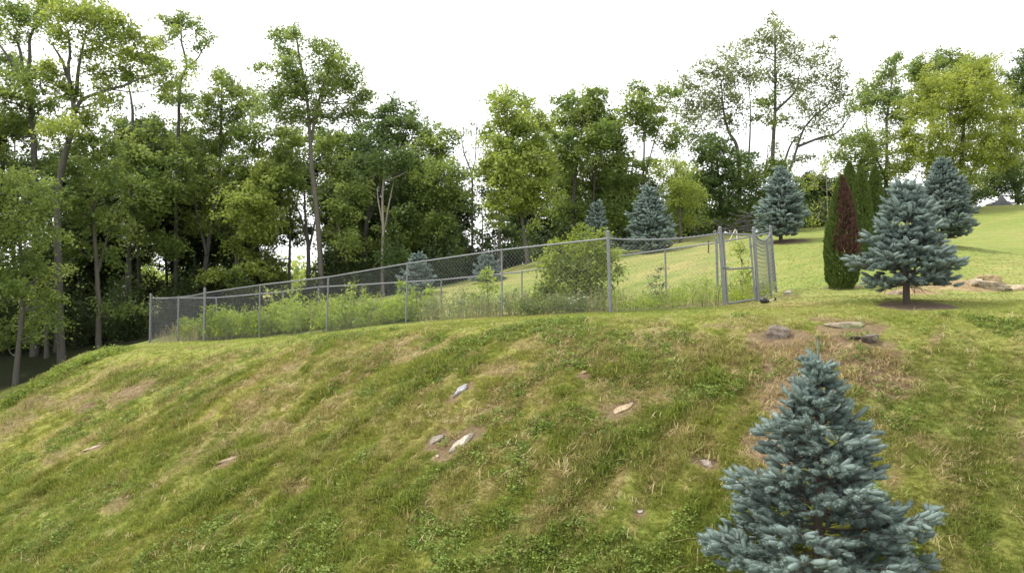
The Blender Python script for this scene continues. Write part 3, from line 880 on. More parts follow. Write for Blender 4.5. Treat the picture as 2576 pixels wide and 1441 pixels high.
tree("young_tree", (1712, 590), 34, [[(1712, 590), (1708, 500), (1698, 400)]],
     [(1696, 412, 28, 24), (1674, 428, 25, 25), (1714, 436, 30, 30), (1681, 465, 42, 34), (1718, 476, 42, 34), (1752, 470, 16, 24), (1707, 520, 52, 38), (1748, 505, 32, 32), (1725, 560, 55, 28), (1668, 545, 22, 25)], G_bright,
     "yellow-green bushy young tree standing between two blue spruces", dens=1.1, r0=.08, leaf=.10)
tree("maple_tree", (1445, 640), 37, [[(1445, 640), (1442, 520), (1450, 420), (1470, 300)], [(1490, 640), (1492, 520), (1500, 380), (1500, 260)]],
     [(1427, 257, 40, 25), (1490, 235, 25, 20), (1501, 257, 35, 30), (1450, 286, 50, 35), (1505, 290, 40, 35), (1427, 309, 40, 35), (1486, 323, 55, 40), (1534, 297, 25, 25), (1530, 334, 35, 35), (1413, 353, 50, 35), (1450, 382, 60, 40), (1512, 371, 60, 45), (1553, 360, 30, 30),
      (1420, 412, 50, 40), (1486, 426, 70, 45), (1560, 408, 35, 45), (1431, 463, 50, 40), (1505, 470, 60, 40), (1560, 463, 40, 40), (1420, 530, 50, 35), (1490, 545, 50, 35), (1550, 540, 50, 35)], G_mid, "broad full-crowned tree with two dark stems behind the small spruce and big bush", dens=1.05, r0=.15)
tree("slender_tree", (1617, 590), 36, [[(1617, 590), (1617, 470), (1619, 353), (1612, 220)], [(1617, 470), (1640, 380), (1670, 280), (1690, 240)]],
     [(1593, 217, 15, 15), (1611, 220, 15, 12), (1600, 253, 25, 25), (1622, 272, 40, 30), (1652, 279, 35, 30), (1575, 286, 25, 20), (1615, 312, 45, 30), (1652, 316, 30, 25), (1670, 231, 25, 18), (1700, 240, 20, 15), (1700, 338, 30, 20), (1633, 412, 25, 20), (1604, 415, 20, 20), (1681, 360, 25, 15), (1700, 371, 20, 20), (1590, 460, 30, 25), (1600, 520, 40, 30), (1640, 480, 20, 15)], G_mid,
     "slender tree with thin bare stem and airy crown behind the larger fence-side spruce", dens=1.0, r0=.09)
tree("maple_tree", (1328, 662), 33, [[(1328, 662), (1321, 603), (1311, 537), (1310, 485), (1295, 419), (1290, 330), (1285, 250)]],
     [(1284, 246, 35, 20), (1240, 253, 20, 20), (1266, 275, 40, 30), (1313, 275, 35, 25), (1229, 331, 25, 20), (1273, 316, 40, 35), (1313, 323, 50, 40), (1358, 316, 40, 40), (1247, 382, 45, 40), (1302, 382, 60, 40), (1350, 360, 40, 35), (1236, 426, 40, 40), (1284, 426, 60, 45), (1339, 412, 60, 40), (1369, 426, 40, 40), (1284, 470, 60, 40), (1358, 474, 60, 35), (1332, 529, 50, 35), (1262, 520, 45, 35)],
     G_bright, "bright green maple with slim leaning grey trunk, right of the sky gap", dens=1.05, r0=.095, trunk_col=(1.3, 1.28, 1.22))
tree("slender_tree", (1258, 690), 35, [[(1258, 690), (1257, 620), (1256, 560), (1258, 480), (1262, 400)]], [(1250, 560, 40, 30), (1290, 590, 40, 28), (1230, 500, 40, 30), (1270, 450, 30, 25)], G_dark,
     "straight grey pole-like trunk beside the leaning maple trunk", dens=.8, r0=.1, trunk_col=(1.3, 1.25, 1.2))
tree("slender_tree", (1188, 700), 36, [[(1188, 700), (1188, 515), (1187, 442), (1177, 412), (1166, 380), (1158, 330)], [(1187, 442), (1196, 400), (1198, 350), (1200, 300)]],
     [(1166, 335, 12, 20), (1200, 320, 14, 20), (1185, 310, 10, 12), (1176, 380, 12, 14), (1205, 370, 12, 16), (1180, 440, 14, 14), (1200, 480, 12, 16)], G_olive, "thin nearly leafless tree standing alone in the white sky gap", dens=.22, r0=.07, leaf=.09, sprays=12)
tree("slender_tree", (1215, 695), 34.5, [[(1215, 695), (1214, 600), (1212, 478)]], [(1220, 620, 25, 25), (1200, 580, 25, 20)], G_dark, "thin bare broken-topped stem right of the sparse tree in the sky gap", dens=.7, r0=.06)
tree("dark_tree", (2225, 545), 44, [[(2225, 545), (2230, 420), (2230, 300), (2245, 180)], [(2226, 440), (2190, 360), (2180, 280)]],
     [(2187, 219, 35, 25), (2234, 189, 35, 30), (2252, 150, 25, 20), (2213, 253, 45, 35), (2170, 257, 30, 25), (2256, 240, 30, 30), (2149, 274, 25, 15), (2170, 352, 50, 30), (2127, 360, 30, 20), (2204, 365, 40, 35), (2183, 399, 60, 30), (2260, 310, 40, 40), (2110, 400, 40, 20), (2150, 440, 50, 30), (2230, 440, 50, 30), (2200, 490, 60, 30)], G_mid,
     "dark green tree with tiered foliage behind the pair of green arborvitae", dens=.85, r0=.16)
tree("maple_tree", (2330, 530), 50, [[(2330, 530), (2335, 400), (2350, 200)], [(2332, 420), (2400, 300), (2430, 180)]],
     [(2372, 146, 30, 18), (2346, 163, 50, 25), (2312, 167, 30, 20), (2406, 159, 40, 20), (2449, 152, 40, 20), (2290, 185, 30, 25), (2480, 170, 30, 20), (2330, 210, 60, 40), (2430, 210, 60, 40), (2310, 260, 50, 40)], G_mid, "mid-green crown showing over the top of the big yellow-green tree", dens=.9)
tree("broad_tree", (2421, 515), 39, [[(2421, 515), (2420, 470), (2418, 400), (2425, 300), (2430, 200)], [(2420, 460), (2380, 390), (2345, 300)], [(2421, 470), (2460, 400), (2490, 300)]],
     [(2363, 202, 50, 35), (2449, 184, 60, 40), (2483, 206, 40, 40), (2406, 214, 50, 35), (2342, 240, 45, 35), (2406, 257, 60, 45), (2470, 249, 60, 45), (2522, 236, 35, 35), (2299, 274, 35, 25), (2346, 292, 50, 35), (2428, 300, 60, 40), (2492, 300, 55, 40), (2543, 300, 30, 35), (2286, 334, 40, 30), (2342, 352, 60, 40), (2415, 352, 60, 40), (2483, 356, 60, 40), (2535, 352, 40, 40), (2269, 377, 40, 25), (2320, 386, 50, 35), (2385, 394, 50, 35), (2457, 394, 60, 40), (2526, 386, 50, 35), (2262, 420, 28, 20), (2428, 437, 60, 40), (2350, 440, 40, 25)], G_yel,
     "big broad yellow-green tree at the top of the lawn behind the spruces", dens=1.15, r0=.2, leaf=.12, group="trees at the top of the lawn")
tree("broad_tree", (2560, 515), 46, [[(2560, 515), (2556, 420), (2560, 300), (2565, 180)]],
     [(2556, 184, 30, 30), (2590, 160, 35, 30), (2600, 220, 50, 40), (2565, 250, 35, 35), (2580, 300, 40, 35), (2590, 360, 40, 30), (2550, 420, 45, 28), (2600, 440, 50, 35), (2500, 450, 40, 24), (2480, 480, 30, 18), (2560, 470, 35, 18), (2525, 470, 40, 20), (2455, 488, 36, 14), (2580, 492, 30, 12), (2440, 455, 36, 18), (2520, 420, 40, 24)], G_dark, "dark tree at the far right edge behind the grey tarp", dens=1.15, group="trees at the top of the lawn")
tree("sapling", (2086, 590), 30, [[(2086, 590), (2082, 520), (2078, 450), (2075, 386)]],
     [(2065, 430, 18, 16), (2048, 465, 24, 14), (2092, 470, 18, 14), (2060, 510, 28, 16), (2040, 440, 14, 10), (2100, 520, 16, 14), (2050, 545, 26, 14), (2080, 410, 12, 12)], G_yel, "spindly yellow-leaved sapling with pale stem beside the browned arborvitae", dens=.45, r0=.025, leaf=.08, bark=M_bark_pale, group="young trees on the lawn", sprays=14)
# --- left half
tree("locust_tree", (86, 905), 33, [[(92, 930), (90, 600), (86, 390), (77, 276), (62, 210), (74, 147), (75, 96), (92, 50)], [(62, 215), (37, 169), (0, 118), (-30, 70)], [(60, 190), (48, 114), (15, 70)]],
     [(30, 25, 55, 35), (90, 45, 45, 32), (5, 150, 50, 32), (45, 85, 32, 22), (35, 185, 45, 28), (95, 205, 60, 34), (20, 240, 55, 34), (-20, 60, 50, 40), (60, 300, 60, 35), (10, 330, 50, 40), (-30, 250, 50, 50), (110, 270, 45, 30)], G_mid, "tall tree at the far left with bare upper limbs spreading against the sky", dens=1.05, r0=.19, leaf=.13)
tree("locust_tree", (155, 908), 31, [[(155, 925), (148, 700), (147, 497), (162, 397), (184, 331), (190, 280), (180, 206), (177, 184), (180, 140), (177, 80)], [(188, 285), (210, 250), (258, 232), (316, 213), (350, 198), (390, 185)], [(192, 240), (200, 177), (210, 129), (221, 85)], [(170, 195), (155, 150), (130, 110)]],
     [(125, 15, 60, 34), (180, 40, 55, 38), (240, 30, 55, 34), (300, 60, 50, 32), (335, 95, 30, 24), (270, 85, 45, 30), (150, 95, 36, 22), (230, 130, 38, 22), (300, 140, 50, 30), (360, 150, 50, 34), (410, 180, 36, 28), (260, 190, 50, 28), (330, 190, 50, 24), (390, 110, 26, 18), (170, 235, 55, 30), (260, 250, 45, 22), (120, 170, 40, 26), (420, 215, 25, 18), (150, 320, 60, 32), (230, 300, 50, 30)], G_bright,
     "tall forked tree whose long limb reaches out to the right against the sky", dens=1.1, r0=.19, leaf=.13)
tree("slender_tree", (440, 840), 37, [[(440, 840), (445, 500), (450, 300), (455, 206), (470, 166), (458, 107), (455, 50)], [(468, 170), (495, 150), (520, 110)]],
     [(430, 48, 34, 20), (465, 45, 30, 20), (490, 70, 28, 20), (525, 100, 20, 12), (440, 80, 25, 16), (500, 118, 26, 12), (410, 100, 22, 14), (485, 155, 30, 10), (455, 190, 20, 12)], G_mid, "slim tree with a small tuft-like crown standing above the left woods", dens=1.0, r0=.13, leaf=.13)
tree("slender_tree", (325, 850), 36, [[(325, 850), (320, 700), (330, 500), (333, 295), (330, 250), (322, 215)]], [(300, 330, 45, 30), (360, 320, 45, 30), (330, 380, 60, 40), (390, 400, 50, 40), (300, 440, 50, 35)], G_dark, "tree with a pale bare upper stem crossing the long limb of the forked tree", dens=.85, r0=.15)
tree("maple_tree", (40, 880), 28.5, [[(60, 925), (58, 750), (50, 600), (45, 460)]],
     [(50, 455, 75, 34), (110, 480, 50, 28), (10, 500, 60, 40), (85, 540, 65, 38), (20, 590, 60, 40), (110, 600, 55, 32), (60, 660, 75, 36), (130, 690, 55, 28), (30, 730, 70, 34), (100, 760, 65, 28), (60, 810, 70, 26), (140, 745, 50, 22), (10, 850, 60, 24), (90, 845, 50, 20), (150, 810, 40, 18), (-30, 650, 60, 60)], G_mid,
     "low-branched maple with drooping tiers of leaves at the left edge", dens=.8, r0=.13, leaf=.12, seed=5)
tree("straight_tree", (250, 878), 32, [[(254, 878), (250, 780), (244, 690), (235, 560), (230, 450), (232, 340)], [(244, 690), (262, 620), (280, 540)]],
     [(215, 350, 60, 36), (270, 380, 55, 36), (190, 430, 60, 36), (250, 460, 60, 36), (310, 470, 50, 34), (180, 520, 50, 34), (240, 560, 50, 30), (300, 560, 50, 32), (270, 640, 50, 26), (190, 620, 45, 28), (330, 780, 60, 14), (270, 775, 40, 12)], G_mid, "straight bare-trunked tree nearest the left end of the fence", dens=.8, r0=.155, trunk_col=(1.05, 1., .95))
tree("slender_tree", (118, 922), 32.5, [[(118, 922), (116, 800), (122, 650), (128, 500)]], [(120, 560, 50, 34), (160, 600, 45, 30), (90, 640, 50, 30), (150, 680, 50, 26)], G_dark, "short dark trunk left of the twin trunks in the shaded hollow", dens=.8, r0=.13)
tree("slender_tree", (140, 915), 33.5, [[(137, 915), (140, 800), (132, 640), (126, 480)]], [(140, 420, 60, 40), (100, 480, 55, 35), (170, 500, 50, 35)], G_mid, "leaning trunk paired close against the tall forked tree in the hollow", dens=.8, r0=.11)
tree("dark_tree", (330, 840), 35.0, [[(318, 850), (322, 700), (330, 560), (345, 420)]], egg(390, 300, 560, 95, 14, 3) + [(360, 600, 50, 30), (420, 620, 50, 30)], G_mid, "thick dark-trunked tree behind the straight trunk left of the fence", dens=.85, r0=.2)
tree("maple_tree", (520, 800), 36.5, [[(520, 800), (515, 680), (530, 560), (550, 400), (556, 210)], [(520, 640), (490, 500), (470, 330)]],
     [(556, 205, 38, 26), (600, 230, 48, 32), (530, 255, 40, 30), (440, 235, 40, 28), (470, 255, 40, 24), (520, 300, 50, 34), (590, 290, 55, 38), (640, 260, 30, 26), (460, 330, 50, 34), (560, 350, 60, 40), (620, 340, 45, 36), (500, 400, 60, 38), (580, 420, 60, 38), (470, 470, 55, 36), (550, 490, 60, 36), (620, 470, 50, 36), (510, 560, 60, 34), (590, 570, 55, 32)], G_mid,
     "full dark-stemmed tree left of the tallest middle crown, with a domed top", dens=.85, r0=.18)
tree("maple_tree", (598, 800), 35, [[(598, 800), (595, 700), (600, 600), (620, 500), (650, 420)]], egg(610, 400, 640, 85, 12, 9) + [(560, 690, 55, 28), (640, 680, 50, 26), (600, 740, 45, 20)], G_bright, "leafy vine-hung tree with bright lower leaves behind the left fence bays", dens=.8, r0=.15)
tree("tall_tree", (808, 765), 33.5, [[(810, 765), (804, 640), (795, 515), (785, 423), (780, 331), (772, 240), (755, 150), (745, 90)], [(782, 360), (800, 260), (830, 160), (842, 120)]],
     [(710, 92, 38, 26), (739, 81, 24, 18), (725, 136, 38, 26), (728, 165, 34, 26), (736, 202, 44, 30), (666, 166, 36, 13), (806, 110, 30, 24), (839, 125, 22, 24), (824, 155, 44, 30), (853, 160, 24, 24), (898, 177, 22, 17), (820, 195, 48, 30), (853, 221, 48, 30), (890, 210, 30, 24), (905, 250, 34, 28), (927, 236, 14, 12), (876, 287, 55, 34), (784, 228, 45, 30), (743, 228, 40, 28), (692, 228, 42, 30), (684, 276, 55, 34), (740, 290, 45, 32), (800, 290, 50, 34)], G_mid,
     "tallest middle tree with a long bare trunk and two-lobed top", dens=1.15, r0=.16, leaf=.12, trunk_col=(1.15, 1.1, 1.05))
tree("dark_tree", (775, 740), 36.5, [[(778, 740), (776, 640), (770, 560), (765, 480)], [(776, 620), (755, 540), (735, 500)], [(776, 630), (792, 560), (800, 500)]], [(700, 340, 55, 36), (760, 350, 50, 34), (720, 400, 60, 36), (680, 440, 55, 36), (740, 460, 50, 32), (690, 510, 50, 30), (830, 360, 50, 34), (850, 420, 55, 38)], G_mid,
     "dark forked trunk standing in the bright gap behind the tallest middle tree", dens=.85, r0=.15)
tree("dark_tree", (728, 745), 37, [[(726, 745), (728, 650), (730, 560), (725, 420)]], egg(690, 330, 600, 75, 10, 31) + [(660, 640, 40, 26), (690, 700, 45, 24)], G_bright, "slim dark trunk at the left side of the bright gap", dens=.85, r0=.11)
tree("slender_tree", (872, 745), 34.5, [[(872, 750), (868, 680), (860, 620), (848, 540)]], [(850, 520, 50, 32), (890, 480, 50, 34), (840, 580, 45, 26), (880, 610, 40, 24)], G_mid, "curved grey trunk right of the tallest middle trunk", dens=.8, r0=.12, trunk_col=(1.2, 1.15, 1.1))
tree("maple_tree", (925, 735), 37, [[(925, 735), (920, 600), (940, 450), (965, 300)], [(925, 560), (980, 420), (1027, 300)]],
     [(968, 258, 14, 14), (979, 283, 38, 28), (1027, 287, 20, 24), (949, 320, 50, 36), (1005, 313, 48, 32), (1041, 313, 20, 22), (900, 350, 50, 36), (960, 370, 55, 38), (1020, 360, 45, 34), (905, 420, 55, 38), (970, 430, 55, 38), (1030, 420, 50, 36), (900, 490, 50, 34), (1000, 490, 55, 36), (950, 540, 55, 34), (910, 590, 50, 28), (1010, 560, 50, 32), (955, 415, 42, 30, -4), (1008, 395, 40, 26, -4), (990, 640, 40, 24, -4)], G_dark, "dark full tree behind the pale dead snag", dens=.9, r0=.17)
tree("maple_tree", (1090, 720), 36, [[(1090, 720), (1092, 600), (1100, 480), (1110, 350)]],
     [(1111, 331, 30, 22), (1141, 342, 20, 18), (1060, 342, 38, 24), (1078, 375, 55, 32), (1115, 386, 35, 32), (1107, 423, 48, 36), (1141, 460, 38, 34), (1152, 500, 42, 34), (1070, 440, 50, 34), (1090, 500, 55, 34), (1060, 560, 50, 32), (1120, 560, 50, 32), (1030, 610, 40, 26)], G_mid, "rounded tree at the left side of the white sky gap", dens=.88, r0=.14)
tree("snag", (965, 752), 34, [[(962, 752), (962, 660), (964, 580), (962, 500), (965, 440), (964, 372)], [(963, 590), (975, 530), (985, 480), (990, 455)], [(962, 560), (950, 500), (948, 470)], [(968, 456), (1000, 444), (1026, 430)]], [], G_mid,
     "pale dead snag with splintered top between the dark trees", group="dead trees in the woods", r0=.095, bark=M_bark_pale)
tree("slender_tree", (985, 752), 35, [[(985, 752), (982, 680), (975, 600), (972, 520)]], [(990, 590, 40, 26), (1000, 540, 36, 24), (955, 620, 40, 24)], G_mid, "brown trunk close beside the pale dead snag", dens=.8, r0=.12, trunk_col=(1.2, 1.1, 1))
# second row, deeper in the woods
row = [(40, 300, 800, 110, 41), (165, 360, 800, 100, 42), (290, 360, 780, 110, 42), (420, 330, 760, 105, 43), (650, 360, 700, 95, 42), (850, 330, 700, 100, 42), (1010, 420, 700, 100, 42), (1120, 480, 680, 70, 42), (1380, 400, 620, 95, 43), (1580, 430, 600, 80, 44), (1740, 440, 580, 90, 46), (2080, 440, 560, 70, 48),
       (540, 420, 740, 95, 44), (230, 480, 800, 100, 45), (930, 470, 700, 90, 45), (345, 300, 560, 80, 39), (490, 340, 640, 80, 40), (905, 330, 600, 80, 40), (1070, 400, 640, 70, 40), (-110, 250, 820, 140, 36), (-240, 120, 850, 190, 33), (-300, 60, 900, 240, 27)]  # last three: woods beyond the view, added and shaped to shade the left corner
row_lab = ["tree deep in the woods behind the low-branched maple", "tree deep in the woods behind the tall forked tree", "tree deep in the woods behind the straight bare trunk", "tree deep in the woods under the small tuft-like crown", "tree deep in the woods left of the tallest middle tree",
           "tree deep in the woods right of the tallest middle trunk", "tree deep in the woods behind the dead snag", "tree deep in the woods beside the white sky gap", "tree deep in the woods behind the leaning maple trunk", "tree deep in the woods behind the slender airy tree", "tree deep in the woods behind the yellow-green young tree", "tree deep behind the spindly sapling on the lawn",
           "tree deep in the woods behind the dome-topped tree", "tree deep in the woods between the straight bare trunk and the thick dark one", "tree deep in the woods just left of the dead snag", "tree deep in the woods under the long limb of the forked tree", "tree deep in the woods left of the dome-topped tree", "tree in the woods under the right lobe of the tallest middle tree", "tree in the woods between the snag and the white sky gap", "tree just past the left edge of the view", "large tree past the left edge, further out", "nearest tree past the left edge of the bank"]
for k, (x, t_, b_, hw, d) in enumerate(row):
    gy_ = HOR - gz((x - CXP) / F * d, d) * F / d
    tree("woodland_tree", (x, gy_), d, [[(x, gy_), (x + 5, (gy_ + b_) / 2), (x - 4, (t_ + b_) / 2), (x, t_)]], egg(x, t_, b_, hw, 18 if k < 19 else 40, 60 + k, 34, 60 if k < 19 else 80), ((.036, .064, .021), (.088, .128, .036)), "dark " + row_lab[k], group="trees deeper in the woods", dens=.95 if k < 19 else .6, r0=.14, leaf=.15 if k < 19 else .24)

# ------------------------------------------------------------------ undergrowth of the woods (one mass)
rg = np.random.default_rng(77)
ub = MB()
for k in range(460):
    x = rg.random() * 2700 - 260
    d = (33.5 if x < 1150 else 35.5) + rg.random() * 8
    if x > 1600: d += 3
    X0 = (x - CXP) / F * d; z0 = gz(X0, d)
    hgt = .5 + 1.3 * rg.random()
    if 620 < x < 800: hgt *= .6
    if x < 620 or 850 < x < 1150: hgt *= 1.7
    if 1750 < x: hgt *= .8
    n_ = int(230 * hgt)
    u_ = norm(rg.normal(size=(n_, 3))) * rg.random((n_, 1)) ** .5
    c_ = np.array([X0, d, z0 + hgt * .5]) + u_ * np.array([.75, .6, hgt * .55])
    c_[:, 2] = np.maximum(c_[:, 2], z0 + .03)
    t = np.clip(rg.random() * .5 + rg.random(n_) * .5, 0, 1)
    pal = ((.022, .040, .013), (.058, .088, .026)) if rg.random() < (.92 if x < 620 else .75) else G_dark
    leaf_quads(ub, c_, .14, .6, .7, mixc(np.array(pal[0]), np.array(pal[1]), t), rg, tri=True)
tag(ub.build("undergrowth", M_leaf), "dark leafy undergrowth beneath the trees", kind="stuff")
# far-off wood on the plain beyond
fb = MB()
for k in range(240):
    x = rg.random() * 3600 - 700; d = 120 + rg.random() * 60
    X0 = (x - CXP) / F * d; z0 = gz(X0, d); h_ = 3.5 + 3 * rg.random()
    n_ = 170
    u_ = norm(rg.normal(size=(n_, 3))) * rg.random((n_, 1)) ** .4
    c_ = np.array([X0, d, z0 + h_ * .5]) + u_ * np.array([3.0, 2, h_ * .55])
    leaf_quads(fb, c_, .8, .7, .6, mixc(np.array(G_mid[0]), np.array(G_bright[1]), rg.random(n_)), rg, tri=True)
tag(fb.build("far_wood", M_leaf), "pale line of distant woods glimpsed between the trunks", kind="stuff")

# ------------------------------------------------------------------ spruces
def shoot_mesh(mb, p0, dr, ln, rad, nn, col, rng, wid=.0045):
    """every shoot: slim core plus bristling needles"""
    n = len(p0)
    dr = norm(dr)
    ref = np.where(np.abs(dr[:, 2:3]) < .9, np.array([[0, 0, 1.]]), np.array([[1., 0, 0]]))
    a = norm(np.cross(dr, ref)); b = np.cross(dr, a)
    S = 5 if nn > 60 else 4
    an = np.arange(S) / S * 2 * math.pi
    ring = a[:, None] * np.cos(an)[None, :, None] + b[:, None] * np.sin(an)[None, :, None]
    lv = [(0.0, .30), (.25, .74), (.82, .66), (1.0, .12)]
    V = np.stack([p0[:, None] + dr[:, None] * (ln * t)[:, None, None] + ring * (rad * q)[:, None, None] for t, q in lv], 1)
    base = (np.arange(n) * S * 4)[:, None, None]
    i = np.arange(3)[:, None] * S; j = np.arange(S)[None]; k = (j + 1) % S
    f = (np.stack([i + j, i + k, i + S + k, i + S + j], -1).reshape(1, -1, 4) + base).reshape(-1, 4)
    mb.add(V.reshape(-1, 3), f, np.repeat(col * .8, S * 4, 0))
    t = rng.random((n, nn)) ** .85; ph = rng.random((n, nn)) * 2 * math.pi
    rd = a[:, None] * np.cos(ph)[..., None] + b[:, None] * np.sin(ph)[..., None]
    tip_dir = norm(rd * 1.0 + dr[:, None] * (.42 + .8 * t[..., None] ** 3))
    q0 = p0[:, None] + dr[:, None] * (ln[:, None] * t)[..., None]
    L = rad[:, None] * (.85 + .4 * rng.random((n, nn))) * 1.15
    q1 = q0 + tip_dir * L[..., None]
    sd = norm(np.cross(tip_dir, dr[:, None] + .01)) * (wid * .5)
    V = np.stack([q0 + rd * rad[:, None, None] * .2 - sd * 1.25, q0 + rd * rad[:, None, None] * .2 + sd * 1.25, q1], 2).reshape(-1, 3)
    f = np.arange(n * nn)[:, None] * 3 + np.arange(3)[None]
    cc = np.repeat(col, nn, 0) * (.8 + .45 * rng.random((n * nn, 1)))
    mb.add(V, f, np.repeat(cc, 3, 0))

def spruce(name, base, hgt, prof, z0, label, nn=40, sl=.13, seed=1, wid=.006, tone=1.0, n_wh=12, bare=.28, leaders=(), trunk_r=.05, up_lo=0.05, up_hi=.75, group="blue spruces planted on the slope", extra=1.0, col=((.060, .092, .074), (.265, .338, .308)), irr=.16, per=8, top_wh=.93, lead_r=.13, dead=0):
    rng = np.random.default_rng(seed)
    B = np.array(base, float)
    root = empty(name, B); tag(root, label, "spruce tree", group)
    tb = MB()
    lean = rng.normal(size=2) * .006 * hgt
    axis_pts = np.array([(lean[0] * t * t, lean[1] * t * t, hgt * t) for t in np.linspace(-.04, 1, 12)])
    tube(tb, axis_pts, trunk_r * np.linspace(1.1, .10, 12), 8)
    P0 = []; DR = []; LN = []; RD = []; CC = []
    def add(p, d, l, r, c):
        P0.append(p); DR.append(d); LN.append(l); RD.append(r); CC.append(c)
    def axis_at(z):
        t = z / hgt
        return np.array([lean[0] * t * t, lean[1] * t * t, z])
    def branch(z, az, L, up):
        st = axis_at(z)
        h = np.array([math.cos(az), math.sin(az), 0]); side = np.array([-h[1], h[0], 0])
        bend = rng.normal() * .1
        def pt(s):
            return st + h * L * s * math.cos(up) + np.array([0, 0, L * (s * math.sin(up) - .12 * s * (1 - s) * 2 + .10 * s ** 2)]) + side * bend * L * s * s
        P = np.array([pt(s) for s in np.linspace(0, 1, 6)])
        tube(tb, P, np.linspace(max(.006, trunk_r * .28 * L ** .5), .004, 6), 5, cap=False)
        tipd = norm(pt(1.0) - pt(.9))
        l0 = sl * (.8 + .45 * rng.random())
        add(pt(1.0) - tipd * l0 * .3, tipd, l0 * 1.15, l0 * .25, rng.random() * .4 + .6)
        n = max(2, int(L / (sl * 1.0)))
        for i in range(n):
            s = bare + (1 - bare) * (i + .5 * rng.random()) / n
            if s > .97: continue
            for sg in (-1, 1):
                tl = min(L * .62, .75) * (1.02 - s) ** .75 * (.65 + .6 * rng.random()) + sl * .5
                td = norm(h * (.55 + .25 * rng.random()) + side * sg * (.75 + .2 * rng.normal()) + np.array([0, 0, .10 + .16 * rng.normal()]))
                q0 = pt(s)
                m = max(1, int(tl / (sl * .85)))
                tube(tb, [q0, q0 + td * tl], [.005, .003], 3, cap=False)
                for k in range(m):
                    kk = (k + .6) / m
                    q = q0 + td * tl * kk
                    l1 = sl * (.75 + .5 * rng.random())
                    tn = -.05 + 1.0 * s ** 1.2 * (.6 + .4 * kk) + .18 * rng.random()  # shoots darker towards the trunk: older needles, plus inner shade in the colour
                    if k == m - 1:
                        add(q, norm(td + np.array([0, 0, .12 + .2 * rng.random()]) + rng.normal(size=3) * .12), l1, l1 * .255, tn)
                    sgn = 1 if rng.random() < .5 else -1
                    dd_ = norm(td + sgn * np.cross(td, [0, 0, 1]) * (.7 + .2 * rng.random()) + np.array([0, 0, .2 + .25 * rng.random()]) + rng.normal(size=3) * .15)
                    add(q - td * .02, dd_, l1 * .9, l1 * .255, tn)
            if rng.random() < .35:
                l1 = sl * (.6 + .4 * rng.random())
                add(pt(s), norm(h * .8 + np.array([0, 0, .75]) + rng.normal(size=3) * .2), l1, l1 * .22, .2 + .6 * s)
    zs = z0 + (hgt * top_wh - z0) * (np.arange(n_wh) / (n_wh - 1)) ** .88
    for w, z in enumerate(zs):
        t = (z - z0) / (hgt - z0)
        R = float(np.interp(t, [q[0] for q in prof], [q[1] for q in prof]))
        nb = per if t < .75 else max(4, int(per * .7))
        a0 = rng.random() * 6.283
        for b in range(nb):
            L = R * (1 + irr * rng.normal())
            branch(z + rng.normal() * .02 * hgt, a0 + b * 6.283 / nb + rng.normal() * .2, max(.06, L), up_lo + (up_hi - up_lo) * t ** 1.3 + rng.normal() * .07)
        if w < n_wh - 1:
            for b in range(int(nb * .75 * extra)):
                zz = z + (zs[w + 1] - z) * rng.random()
                L = R * (.45 + .4 * rng.random())
                branch(zz, rng.random() * 6.283, max(.06, L), up_lo + (up_hi - up_lo) * t + .1)
    for b in range(dead):       # bare dead branches under the skirt
        az = rng.random() * 6.283; z = z0 * (.55 + .45 * rng.random()); L = (.55 + .35 * rng.random()) * prof[0][1]
        st = axis_at(z); h = np.array([math.cos(az), math.sin(az), 0])
        P = bez([st, st + h * L * .5 - (0, 0, .03 * L), st + h * L - (0, 0, .22 * L * (.5 + rng.random()))], 5)
        tube(tb, P, np.linspace(.010, .003, len(P)), 5, cap=False)
        for q_ in range(5):
            e = P[rng.integers(3, len(P))]
            tube(tb, [e, e + norm(h + rng.normal(size=3) * .6 - (0, 0, .5)) * L * .28], [.004, .002], 4, cap=False)
    # leader and any competing leaders
    top = axis_at(hgt)
    add(axis_at(hgt * (top_wh - .02)), np.array([0, 0, 1.]), hgt * (1.02 - top_wh), sl * lead_r, .55)
    for (dx, dy, zl, ll) in leaders:
        p0 = axis_at(zl - .45) ; p1 = np.array([dx, dy, zl])
        tube(tb, bez([p0, np.array([dx * .9, dy * .9, zl - .3]), p1], 4), np.linspace(.014, .008, 9), 5)
        add(p1 - (0, 0, .02), np.array([.02, 0, 1.]), ll, sl * .14, .6)
        for kz in np.linspace(-.28, .0, 4):
            for b in range(5):
                a = rng.random() * 6.283
                l1 = sl * (.9 + .3 * rng.random())
                add(np.array([dx, dy, zl + kz]), norm([math.cos(a), math.sin(a), .35 + .2 * rng.random()]), l1, l1 * .23, .7)
    for b in range(7):
        a = rng.random() * 6.283; l1 = sl * (.9 + .3 * rng.random())
        add(axis_at(hgt * (top_wh - .01)), norm([math.cos(a), math.sin(a), .8 + .5 * rng.random()]), l1, l1 * .22, .7)
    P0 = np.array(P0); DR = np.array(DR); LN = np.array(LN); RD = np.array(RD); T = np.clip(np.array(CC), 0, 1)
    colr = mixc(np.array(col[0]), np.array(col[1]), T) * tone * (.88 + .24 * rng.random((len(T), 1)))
    nb_ = MB()
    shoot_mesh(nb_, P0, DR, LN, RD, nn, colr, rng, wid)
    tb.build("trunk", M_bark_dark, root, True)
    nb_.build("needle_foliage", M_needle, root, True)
    print("SPRUCE", name, len(P0))
    return root

